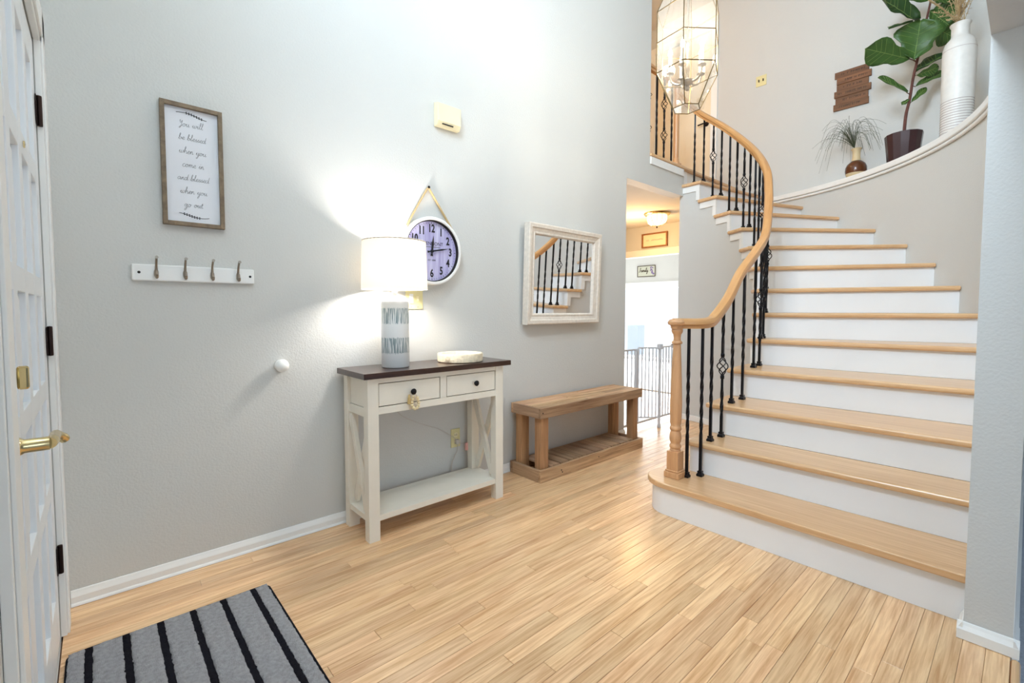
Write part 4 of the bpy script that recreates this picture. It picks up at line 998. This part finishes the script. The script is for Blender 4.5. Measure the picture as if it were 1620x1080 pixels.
# ------------------------------------------------------------------ lantern chandelier
HX, HY = 2.517, 1.335
ld = thing('lantern_chandelier', (HX, HY, 2.295), 'large hexagonal glass and brass lantern chandelier hanging over the stairs', 'chandelier')
va = math.atan2(HY, HX)     # viewing bearing of the foyer centre line; one edge points at the entry
LV = [(2.295, 0.077), (2.486, 0.174), (2.650, 0.174), (2.818, 0.174), (3.083, 0.06)]
def hv(k, r, z):
    a = va + PI + R(60 * k - 7); return Vector((HX + r * math.cos(a), HY + r * math.sin(a), z))
fb = MB()
for z, r in LV:
    for k in range(6): fb.tube([hv(k, r, z), hv(k + 1, r, z)], 0.0026, 6)
for (z0, r0), (z1, r1) in zip(LV, LV[1:]):
    for k in range(6):
        fb.tube([hv(k, r0, z0), hv(k, r1, z1)], 0.0026, 6)
        A, B, C_, D_ = hv(k, r0, z0), hv(k + 1, r0, z0), hv(k + 1, r1, z1), hv(k, r1, z1)
        n = (B - A).cross(D_ - A).normalized() * 0.0012
        part('glass_pane', MB().add([A, B, C_, D_, A + n, B + n, C_ + n, D_ + n], [(0, 1, 2, 3), (7, 6, 5, 4), (0, 4, 5, 1), (1, 5, 6, 2), (2, 6, 7, 3), (3, 7, 4, 0)]), 'lantern', ld)
P6 = [hv(k, 0.0755, 2.295) for k in range(6)]
part('glass_pane', MB().add(P6 + [p + Vector((0, 0, 0.001)) for p in P6], [(0, 1, 2, 3, 4, 5), (11, 10, 9, 8, 7, 6)] + [(k, (k + 1) % 6, (k + 1) % 6 + 6, k + 6) for k in range(6)]), 'lantern', ld)
part('frame', fb, 'lantbrass', ld, 40)
part('crown', MB().lathe([(0.063, 0.0), (0.065, 0.01), (0.035, 0.04), (0.02, 0.05), (0.012, 0.09), (0.0, 0.091)], (HX, HY), 18, z0=3.083), 'lantbrass', ld, 40)
chn = MB(); z = 3.17; k = 0
while z < ZC - 0.05:
    ax = (0.011, 0) if k % 2 else (0, 0.011)
    chn.tube([(HX + ax[0] * math.cos(2 * PI * q / 8), HY + ax[1] * math.cos(2 * PI * q / 8), z + 0.02 + 0.022 * math.sin(2 * PI * q / 8)) for q in range(8)], 0.0028, 5, closed=True); z += 0.034; k += 1
part('chain', chn, 'lantbrass', ld, 40)
part('ceiling_rose', MB().lathe([(0.0, -0.05), (0.02, -0.045), (0.06, -0.02), (0.065, -0.001), (0.0, -0.0005)], (HX, HY), 20, z0=ZC), 'lantbrass', ld, 40)
part('stem', MB().lathe([(0.0, 2.3922), (0.012, 2.3964), (0.016, 2.4092), (0.008, 2.4203), (0.032, 2.4331), (0.037, 2.4459), (0.011, 2.4612), (0.008, 2.4902), (0.014, 2.5072), (0.014, 2.5499), (0.006, 2.5669), (0.006, 3.0827)], (HX, HY), 14), 'nickel', ld, 40)
for k in range(5):
    a = va + R(20 + 72 * k); ca, sa = math.cos(a), math.sin(a)
    arm = part('arm', MB().tube(catmull([(HX + 0.02 * ca, HY + 0.02 * sa, 2.4459), (HX + 0.05 * ca, HY + 0.05 * sa, 2.4331), (HX + 0.083 * ca, HY + 0.083 * sa, 2.4527), (HX + 0.091 * ca, HY + 0.091 * sa, 2.4962)], 5), 0.0055, 8), 'nickel', ld, 50)
    cx_, cy_ = HX + 0.091 * ca, HY + 0.091 * sa
    part('drip_pan', MB().lathe([(0.006, 0.0), (0.022, 0.003), (0.023, 0.007), (0.0, 0.008)], (cx_, cy_), 14, z0=2.4936), 'nickel', arm, 40)
    part('candle_sleeve', MB().lathe([(0.0098, 0.0), (0.0098, 0.085), (0.0, 0.086)], (cx_, cy_), 12, z0=2.5021), 'candle', arm, 40)
    part('bulb', MB().lathe([(0.005, 0.0), (0.0095, 0.01), (0.0115, 0.024), (0.0085, 0.038), (0.0035, 0.05), (0.0, 0.056)], (cx_, cy_), 12, z0=2.5891), 'bulb', arm, 50)
lt = point('chandelier_light', (0, 0, 0.36), 30, (1.0, 0.91, 0.78), 0.03); lt.parent = ld

# ------------------------------------------------------------------ hallway
hl = thing('hall_ceiling_light', (5.2, 3.12, ZH), 'brass and ribbed glass flush light on the hallway ceiling', 'ceiling light')
part('canopy', MB().lathe([(0.0, -0.0005), (0.155, -0.0005), (0.16, -0.01), (0.15, -0.022), (0.125, -0.028), (0.0, -0.029)], (5.2, 3.12), 28, z0=ZH), 'brass', hl, 40)
part('glass_bowl', MB().lathe([(0.118, -0.03), (0.122, -0.075), (0.105, -0.115), (0.06, -0.145), (0.0, -0.155)], (5.2, 3.12), 12, z0=ZH), 'hallglass', hl)
mb = MB()
for k in range(12):
    a = 2 * PI * k / 12; mb.tube([(5.2 + r * math.cos(a), 3.12 + r * math.sin(a), ZH + h) for r, h in [(0.121, -0.03), (0.125, -0.075), (0.108, -0.117), (0.062, -0.148), (0.01, -0.158)]], 0.003, 5)
part('ribs', mb, 'brass', hl); part('finial', MB().lathe([(0.0, -0.185), (0.007, -0.18), (0.01, -0.17), (0.005, -0.158), (0.0, -0.157)], (5.2, 3.12), 10, z0=ZH), 'bronze', hl, 40)
l2 = point('hall_light', (-0.1, 0.25, -0.34), 24, (1.0, 0.60, 0.25), 0.1); l2.parent = hl
# cased opening to the kitchen
mb = MB(); mb.box(XB - 0.018, XB - 0.0005, KY0 - 0.09, KY1 + 0.09, KZ - 0.002, KZ + 0.09); mb.box(XB - 0.018, XB - 0.0005, KY0 - 0.09, KY0, 0.0, KZ - 0.003); mb.box(XB - 0.018, XB - 0.0005, KY1, KY1 + 0.09, 0.0, KZ - 0.003)
struct(part('trim_kitchen_opening', mb, 'white', bevel=0.003), 'white casing around the kitchen opening', 'trim')
# kitchen shell
mb = MB(); mb.box(XB + 0.12, 9.5, 2.0, 8.2, -0.15, -0.005)
struct(part('floor_kitchen', mb, 'floorwhite'), 'pale kitchen floor beyond the gate', 'floor')
mb = MB(); SL = (4.6, 7.4, -0.0, 1.72)
wall_x(mb, 9.5, 9.62, 2.0, 8.2, -0.15, 2.7, [SL])
struct(part('wall_kitchen_far', mb, 'wall'), 'pale kitchen wall around the sliding glass door', 'wall')
mb = MB(); mb.box(XB + 0.12, 9.5, 1.9, 2.0, -0.15, 2.7); mb.box(XB + 0.12, 9.5, 8.2, 8.3, -0.15, 2.7)
struct(part('wall_kitchen_sides', mb, 'wall'), 'pale side walls of the kitchen', 'wall')
mb = MB(); mb.box(XB + 0.12, 9.62, 1.9, 8.3, 2.7, 2.8); struct(part('ceiling_kitchen', mb, 'ceiling'), 'white kitchen ceiling', 'ceiling')
mb = MB()
for yy in (4.6, 5.93, 7.34): mb.box(9.52, 9.58, yy, yy + 0.06, 0.06, 1.66)
mb.box(9.52, 9.58, 4.6, 7.4, 0.0, 0.06); mb.box(9.52, 9.58, 4.6, 7.4, 1.66, 1.72); mb.box(9.47, 9.5, 4.5, 7.5, 1.72, 1.80)
sd = struct(part('door_3', mb, 'white'), 'white sliding glass door flooding the kitchen with light', 'door')
part('pane', MB().box(9.548, 9.552, 4.62, 7.38, 0.05, 1.67), 'glass', sd)
tag(part('patio_roof', MB().box(14.0, 14.6, 9.1, 9.5, -0.4, 0.62), 'outside'), 'blurry blue grey shape outside beyond the sliding door', 'outdoor block')
struct(part('ground', MB().box(9.7, 40, -10, 30, -0.5, -0.4), 'glareground'), 'ground outside the sliding glass door, coloured near white for its glare', 'ground')

# signs in the hallway
s1 = thing('hallway_sign', (XB, 3.67, 2.03), 'cream lettered sign in brown frame above the kitchen opening', 'sign')
sy0, sy1, sz0, sz1 = 3.365, 3.765, 2.045, 2.245
fr_ = 0.018
for a, b, c, d, nm in ((sy0, sy1, sz0, sz0 + fr_, 'frame_bottom'), (sy0, sy1, sz1 - fr_, sz1, 'frame_top'), (sy0, sy0 + fr_, sz0 + fr_, sz1 - fr_, 'frame_side'), (sy1 - fr_, sy1, sz0 + fr_, sz1 - fr_, 'frame_side')):
    part(nm, MB().box(XB - 0.03, XB - 0.001, a, b, c, d), 'signbrown', s1)
part('board', MB().box(XB - 0.012, XB - 0.002, sy0 + fr_, sy1 - fr_, sz0 + fr_, sz1 - fr_), 'signcream', s1)
mb = MB(); rnd = random.Random(5)
for (ya, yb) in ((3.70, 3.655), (3.62, 3.44)):
    pts = []; n = int((ya - yb) / 0.008)
    for k in range(n): pts.append((XB - 0.0128, ya + (yb - ya) * k / (n - 1), 2.145 + (0.012 if k % 2 else -0.008) * rnd.uniform(0.5, 1.3)))
    mb.tube(catmull(pts, 3), 0.0016, 5)
part('lettering', mb, 'ink', s1)
s2 = thing('family_sign', (9.5, 5.95, 1.86), 'small grey family sign with purple flowers above the sliding door', 'sign')
part('board', MB().box(9.48, 9.499, 5.715, 6.175, 1.935, 2.175), 'signgrey', s2)
for a, b, c, d in ((5.71, 6.18, 1.925, 1.94), (5.71, 6.18, 2.17, 2.185), (5.71, 5.725, 1.94, 2.17), (6.165, 6.18, 1.94, 2.17)): part('border', MB().box(9.474, 9.4795, a, b, c, d), 'gap', s2)
mb = MB(); script('Family', 0.042, (9.4785, 6.02, 2.04), (0, -1, 0), (0, 0, 1), 0.005, mb); part('lettering', mb, 'gap', s2)
mb = MB(); rnd = random.Random(2)
for k in range(16): mb.sphere((9.4785, 5.79 + rnd.uniform(-0.045, 0.045), 2.06 + rnd.uniform(-0.08, 0.08)), 0.017, 7, 4, (0.15, 1, 1))
part('flower_print', mb, 'purple', s2)

# baby gate in the hallway opening
gt = thing('baby_gate', (4.12, 2.56, 0), 'white metal baby gate standing open across the hallway opening', 'gate')
GY = 2.56
def gbar(p, q, r, nm, par=gt): return part(nm, MB().tube([p, q], r, 8), 'gate', par, 50)
fx = [(3.625, 3.93), (4.36, 4.61)]
gbar((3.625, GY, 0.045), (4.61, GY, 0.045), 0.011, 'bottom_rail')
for x0, x1 in fx:
    gbar((x0, GY, 0.775), (x1, GY, 0.775), 0.008, 'top_rail')
    n = 5
    for k in range(n):
        xx = x0 + 0.01 + (x1 - x0 - 0.02) * k / (n - 1); gbar((xx, GY, 0.05), (xx, GY, 0.775), 0.016 if (k == n - 1 and x0 < 4) else 0.0068, 'bar')
hx_, ex, ey = 3.965, 4.115, 2.415
gd = part('gate_door', MB().tube([(hx_, GY, 0.06), (hx_, GY, 0.79)], 0.009, 8), 'gate', gt, 50)
gbar((hx_, GY, 0.79), (ex, ey, 0.79), 0.008, 'top_rail', gd); gbar((hx_, GY, 0.10), (ex, ey, 0.10), 0.008, 'bottom_rail', gd)
for k in range(1, 6):
    t = k / 6; xx, yy = hx_ + (ex - hx_) * t, GY + (ey - GY) * t; gbar((xx, yy, 0.10), (xx, yy, 0.79), 0.0065, 'bar', gd)
part('latch_post', MB().lathe([(0.016, 0.0), (0.018, 0.004), (0.013, 0.04), (0.014, 0.08), (0.014, 0.80), (0.0, 0.801)], (ex, ey), 12), 'gate', gd, 40)
part('latch_box', MB().box(ex - 0.03, ex + 0.03, ey - 0.02, ey + 0.02, 0.775, 0.83), 'gate', gd, bevel=0.012, seg=3)
part('wall_mount', MB().lathe([(0.006, -0.03), (0.006, 0.0), (0.02, 0.002), (0.022, 0.012), (0.0, 0.013)], (GY, 0.775), 12, 'x', y0=4.605), 'nickel', gt, 40)

# ------------------------------------------------------------------ upstairs door and wall things
ud = struct(part('door_2', MB().box(XB + 0.03, XB + 0.07, UD0, UD1, ZL + 0.005, UDZ), 'upperdoor'), 'cream upstairs door behind the landing railing', 'door')
for a, b in ((ZL + 0.2, ZL + 0.95), (ZL + 1.1, ZL + 1.9)):
    for c, d in ((UD0 + 0.1, UD0 + 0.35), (UD1 - 0.35, UD1 - 0.1)):
        part('panel', MB().box(XB + 0.024, XB + 0.031, c, d, a, b), 'upperdoor', ud, bevel=0.004)
h2 = part('lever_handle', MB().tube(catmull([(XB - 0.02, 2.865, 3.55), (XB - 0.02, 2.90, 3.55), (XB - 0.018, 2.96, 3.545)], 4), 0.009, 8), 'bronze', ud, 40)
part('rose', MB().lathe([(0.0, -0.001), (0.03, -0.001), (0.03, -0.008), (0.011, -0.012), (0.011, -0.052), (0.0, -0.053)], (2.865, 3.55), 16, 'x', y0=XB + 0.03), 'bronze', h2, 40)
mb = MB()
for a, b in ((UD0 - 0.085, UD0 - 0.005), (UD1 + 0.005, UD1 + 0.085)): mb.box(XB - 0.018, XB - 0.0005, a, b, ZL, UDZ + 0.005)
mb.box(XB - 0.018, XB - 0.0005, UD0 - 0.085, UD1 + 0.085, UDZ + 0.0055, UDZ + 0.085)
struct(part('trim_upper_door', mb, 'white', bevel=0.003), 'white casing around the upstairs door', 'trim')
us = thing('upstairs_switch', (XB, 2.2, 3.79), 'small ivory double switch plate on the upstairs wall', 'light switch')
part('cover_plate', MB().box(XB - 0.007, XB - 0.0005, 2.143, 2.26, 3.785, 3.905), 'almond', us, bevel=0.003)
for yy in (2.178, 2.225): part('toggle', MB().box(XB - 0.018, XB - 0.0075, yy - 0.005, yy + 0.005, 3.835, 3.86), 'bronze', us)
point('landing_light', (3.56, 3.6, 4.75), 36, (1.0, 0.66, 0.35), 0.15)
cl = thing('landing_ceiling_light', (3.56, 3.6, ZC), 'upstairs hallway ceiling light', 'ceiling light')
part('canopy', MB().lathe([(0.0, -0.0005), (0.15, -0.0005), (0.15, -0.02), (0.0, -0.021)], (3.56, 3.6), 24, z0=ZC), 'brass', cl, 40)
part('glass_bowl', MB().lathe([(0.13, -0.022), (0.12, -0.07), (0.07, -0.11), (0.0, -0.12)], (3.56, 3.6), 20, z0=ZC), 'hallglass', cl, 40)

# plank sign
ps = thing('plank_sign', (XB, 1.31, 3.26), 'brown wooden plank sign with carved lettering on the upstairs wall', 'sign')
rows_ = [(1.172, 1.464), (1.150, 1.444), (1.172, 1.444), (1.150, 1.464), (1.172, 1.452), (1.166, 1.468)]
hz_ = (3.652 - 3.255) / 6; rnd = random.Random(9)
for k, (ya, yb) in enumerate(rows_):
    z1 = 3.652 - k * hz_; th = 0.018 + 0.005 * (k % 2)
    b = part('plank', MB().box(XB - th, XB - 0.001, ya, yb, z1 - hz_ + 0.0012, z1), 'signwood', ps, bevel=0.002)
    mb = MB(); yy = yb - rnd.uniform(0.03, 0.09)
    while yy > ya + rnd.uniform(0.03, 0.07):
        w = rnd.uniform(0.009, 0.015); h = rnd.uniform(0.016, 0.022); zc = z1 - hz_ / 2; xs = XB - th - 0.0006
        mb.box(xs, xs + 0.001, yy - 0.003, yy, zc - h / 2, zc + h / 2)
        if rnd.random() < 0.7: mb.box(xs, xs + 0.001, yy - w, yy - 0.0035, zc + h / 2 - 0.003, zc + h / 2)
        if rnd.random() < 0.5: mb.box(xs, xs + 0.001, yy - w, yy - 0.0035, zc - 0.0015, zc + 0.0015)
        if rnd.random() < 0.5: mb.box(xs, xs + 0.001, yy - w - 0.0025, yy - w, zc - h / 2, zc + h / 2)
        yy -= w + rnd.choice((0.006, 0.006, 0.006, 0.02))
    part('lettering', mb, 'dark', b)

# ------------------------------------------------------------------ things on the plant ledge
ZP = 2.4525
# small brown vase with grass
vx, vy = 5.66, 1.205
part_ = tag(part('small_vase', MB().lathe([(0.0, 0.0), (0.052, 0.0), (0.074, 0.03), (0.085, 0.06)], (vx, vy), 32, z0=ZP), 'vasecream', None, 50), 'small round brown glazed vase with cream neck on the plant ledge', 'vase')
part('glazed_body', MB().lathe([(0.0855, 0.0605), (0.090, 0.085), (0.088, 0.12), (0.076, 0.15), (0.053, 0.172), (0.040, 0.182)], (vx, vy), 32, z0=ZP), 'vasebrown', part_, 60, label='glossy dark brown glaze')
part('neck', MB().lathe([(0.039, 0.1822), (0.034, 0.21), (0.032, 0.25), (0.034, 0.285), (0.044, 0.297), (0.045, 0.303), (0.040, 0.305), (0.029, 0.285), (0.028, 0.20)], (vx, vy), 28, z0=ZP), 'vasecream', part_, 60)
gs = thing('grass_spray', (vx, vy, ZP + 0.2), 'wispy dark ornamental grass standing in the small brown vase', 'grass')
mb = MB(); rnd = random.Random(21)
for k in range(95):
    a = rnd.uniform(0, 2 * PI); sp = rnd.uniform(0.05, 0.27); h = rnd.uniform(0.12, 0.32); droop = rnd.uniform(0.05, 0.30) * (sp / 0.25)
    lean = Vector((-0.03, 0.045, 0))
    p0 = Vector((vx, vy, ZP + 0.21)); p1 = p0 + Vector((0, 0, 0.10)) + lean * 0.3; p2 = p1 + Vector((math.cos(a) * sp * 0.35, math.sin(a) * sp * 0.35, h * 0.75)) + lean
    p3 = p2 + Vector((math.cos(a) * sp * 0.45, math.sin(a) * sp * 0.45, h * 0.05)); p4 = p3 + Vector((math.cos(a) * sp * 0.35, math.sin(a) * sp * 0.35, -droop))
    for q in (p2, p3, p4): q.x = min(q.x, XB - 0.01)
    mb.tube(catmull([p0, p1, p2, p3, p4], 4), 0.0011, 3, cap=False)
g_ = part('blades', mb, 'grass', gs); g_['kind'] = 'stuff'

# fiddle leaf fig
qx, qy = 5.50, 0.822
fg = thing('potted_fiddle_leaf_fig', (qx, qy, ZP), 'potted fiddle leaf fig tree with broad green leaves on the ledge', 'plant')
prof = [(0.0, 0.0), (0.104, 0.0), (0.110, 0.008), (0.123, 0.15), (0.138, 0.286), (0.137, 0.294), (0.128, 0.294), (0.122, 0.255), (0.0, 0.255)]
part('pot', MB().lathe(prof, (qx, qy), 14, z0=ZP), 'pot', fg, 20, label='faceted dark plum planter')
part('soil', MB().lathe([(0.0, 0.257), (0.121, 0.257), (0.08, 0.266), (0.0, 0.27)], (qx, qy), 20, z0=ZP), 'soil', fg, 40)
# stem and leaf positions in the plant's own frame: u to the right along the ledge, w up, d towards the room
UR = Vector((0.745, -0.667, 0)); DR = Vector((-5.5, -0.822, -1.7)).normalized(); O = Vector((qx, qy, 0))
def pp(u, z, d=0.0): return O + UR * u + DR * d + Vector((0, 0, z))
K = 0.00585
def U(px): return (px - 1431) * K
def Zp(py): return 2.766 + (210 - py) * K
stem = catmull([pp(0, 2.70), pp(U(1433), Zp(185)), pp(U(1438), Zp(160)), pp(U(1442), Zp(128)), pp(U(1448), Zp(98)), pp(U(1455), Zp(60)), pp(U(1462), Zp(25)), pp(U(1467), Zp(-5)), pp(U(1470), Zp(-40))], 5)
part('stem', MB().tube(stem, [0.013 - 0.006 * k / len(stem) for k in range(len(stem))], 8), 'bark', fg, 50)
def leaf(b, t, width, face, mat, cup=0.12, droop=0.05):
    """leaf from base b to tip t (px pairs + depth), face = normal hint"""
    B = pp(U(b[0]), Zp(b[1]), b[2]); T = pp(U(t[0]), Zp(t[1]), t[2]); ax = T - B; L = ax.length; ax.normalize()
    n = Vector(face).normalized(); sd_ = ax.cross(n).normalized(); n = sd_.cross(ax).normalized()
    prof = [0.02, 0.30, 0.52, 0.62, 0.60, 0.66, 0.84, 0.98, 1.0, 0.88, 0.60, 0.06]
    v = []; f = []; m = 7; rn = random.Random(int(b[0] * 7 + t[1] * 3))
    for i, w in enumerate(prof):
        s = i / (len(prof) - 1); c = B + ax * (L * s) - n * (droop * L * s * s)
        for j in range(m):
            q = (j - (m - 1) / 2) / ((m - 1) / 2)
            v.append(c + sd_ * (q * w * width / 2) + n * (cup * width * q * q * 0.7 + 0.012 * width * rn.uniform(-1, 1) + 0.02 * width * math.sin(s * 15) * abs(q)))
    for i in range(len(prof) - 1):
        for j in range(m - 1): f.append((i * m + j, i * m + j + 1, (i + 1) * m + j + 1, (i + 1) * m + j))
    o = part('leaf', MB().add(v, f), mat, fg, 60)
    sm = o.modifiers.new('solid', 'SOLIDIFY'); sm.thickness = 0.0015
    vb = MB(); mid = [Vector(v[i * m + m // 2]) + n * 0.0016 for i in range(len(prof))]; vb.tube(mid, 0.0022, 5)
    for i in (2, 4, 6, 7, 8):
        for e in (0, m - 1):
            a = mid[i]; z = Vector(v[min(i + 2, len(prof) - 1) * m + e]).lerp(mid[i], 0.12) + n * 0.002
            vb.tube([a, a.lerp(z, 0.5) + n * 0.001, z], 0.0012, 4)
    part('veins', vb, 'vein', o)
    near = min(stem, key=lambda p: (p - B).length)
    part('petiole', MB().tube([near, near.lerp(B, 0.5) + Vector((0, 0, 0.006)), B], 0.0035, 6), 'bark', o, 50)
CAMD = (-0.95, -0.15, -0.55)
leaf((1442, 102, .06), (1450, 44, .12), 62 * K, (-0.9, -0.3, -0.25), 'leaf', 0.10, 0.02)
leaf((1434, 99, .02), (1366, 84, .05), 40 * K, (-0.6, -0.4, -0.6), 'leaf', 0.10, -0.02)
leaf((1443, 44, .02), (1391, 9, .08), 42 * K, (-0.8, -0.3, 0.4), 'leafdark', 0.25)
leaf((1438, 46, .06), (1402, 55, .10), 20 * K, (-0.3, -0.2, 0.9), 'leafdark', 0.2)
leaf((1461, 35, -.04), (1506, 18, -.02), 34 * K, (-0.8, -0.5, -0.3), 'leaf', 0.15)
leaf((1460, 46, -.05), (1504, 66, -.02), 40 * K, (-0.8, -0.5, -0.2), 'leaf', 0.12)
leaf((1464, 10, .0), (1410, -6, .06), 26 * K, (-0.5, -0.3, -0.7), 'leaf', 0.15)
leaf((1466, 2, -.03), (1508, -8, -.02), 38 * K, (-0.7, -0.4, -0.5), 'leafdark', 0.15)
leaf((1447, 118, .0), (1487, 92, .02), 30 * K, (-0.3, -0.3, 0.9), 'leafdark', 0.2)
leaf((1446, 124, .03), (1480, 113, .06), 18 * K, (-0.6, -0.3, -0.5), 'leaf', 0.2)
leaf((1446, 141, .02), (1490, 116, .0), 17 * K, (-0.6, -0.4, 0.5), 'leaf', 0.2)
leaf((1433, 150, .03), (1390, 126, .06), 17 * K, (-0.7, -0.3, 0.5), 'leaf', 0.25)
leaf((1440, 165, .0), (1463, 141, -.02), 11 * K, (-0.6, -0.4, 0.5), 'leaf', 0.2)
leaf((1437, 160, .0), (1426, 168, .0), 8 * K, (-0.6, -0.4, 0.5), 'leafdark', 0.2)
leaf((1463, 28, .02), (1494, 50, .06), 30 * K, (-0.8, -0.4, -0.3), 'leaf', 0.15)
leaf((1465, 12, .03), (1500, 2, .07), 26 * K, (-0.7, -0.4, -0.5), 'leaf', 0.15)
leaf((1470, -30, .0), (1430, -60, .08), 44 * K, (-0.7, -0.3, 0.5), 'leaf', 0.2)
leaf((1471, -38, -.02), (1512, -64, .0), 44 * K, (-0.7, -0.5, 0.4), 'leaf', 0.2)

# tall white vase with dried grass
wx, wy = 5.215, 0.452
bv = thing('tall_floor_vase', (wx, wy, ZP), 'tall white ceramic bottle vase with ringed base on the ledge corner', 'vase')
part('vase_body', MB().lathe([(0.0, 0.0), (0.092, 0.0), (0.098, 0.02), (0.099, 0.38), (0.101, 0.40), (0.104, 0.74), (0.102, 0.80), (0.090, 0.845), (0.068, 0.872), (0.058, 0.885), (0.055, 0.90), (0.055, 0.965), (0.064, 0.98), (0.066, 0.988), (0.060, 0.992), (0.048, 0.965), (0.048, 0.88)], (wx, wy), 40, z0=ZP), 'vasewhite', bv, 50)
mb = MB()
for k in range(18):
    z = ZP + 0.03 + k * 0.0205; mb.tube([(wx + 0.0985 * math.cos(2 * PI * q / 36), wy + 0.0985 * math.sin(2 * PI * q / 36), z) for q in range(36)], 0.0025, 5, closed=True)
part('groove_rings', mb, 'vaseline', bv, 50)
part('shoulder_ring', MB().tube([(wx + 0.1025 * math.cos(2 * PI * q / 36), wy + 0.1025 * math.sin(2 * PI * q / 36), ZP + 0.78) for q in range(36)], 0.0016, 5, closed=True), 'vaseline', bv, 50)
dg = thing('dried_grass_bunch', (wx, wy, ZP + 0.95), 'bunch of dried straw coloured stems in the tall white vase', 'dried stems')
rnd = random.Random(31); um = UR; dm = DR
for k in range(34):
    a = rnd.uniform(-1, 1); L = rnd.uniform(0.18, 0.55); d = rnd.uniform(-0.12, 0.25)
    if k < 6: tip = Vector((wx, wy, 0)) + um * (-0.12 - 0.05 * k) + dm * 0.16 + Vector((0, 0, ZP + 0.99 + 0.05 * k - 0.02 * (k % 3)))
    else: tip = Vector((wx, wy, 0)) + um * (a * 0.20 * L / 0.4) + dm * d + Vector((0, 0, ZP + 0.99 + L))
    tip.y = max(tip.y, 0.16)
    b0 = Vector((wx + rnd.uniform(-.025, .025), wy + rnd.uniform(-.025, .025), ZP + 0.90)); mid = b0.lerp(tip, 0.5) + Vector((0, 0, 0.07))
    pts = catmull([b0, b0 + Vector((0, 0, 0.09)), mid, tip], 5); mb = MB(); mb.tube(pts, 0.002, 5)
    for q in range(7, len(pts)):
        for e in range(3):
            o = Vector((rnd.uniform(-1, 1), rnd.uniform(-1, 1), rnd.uniform(-0.2, 1))) * 0.02
            mb.tube([pts[q], pts[q] + o], [0.0024, 0.0010], 4)
    part('stem', mb, 'straw', dg)
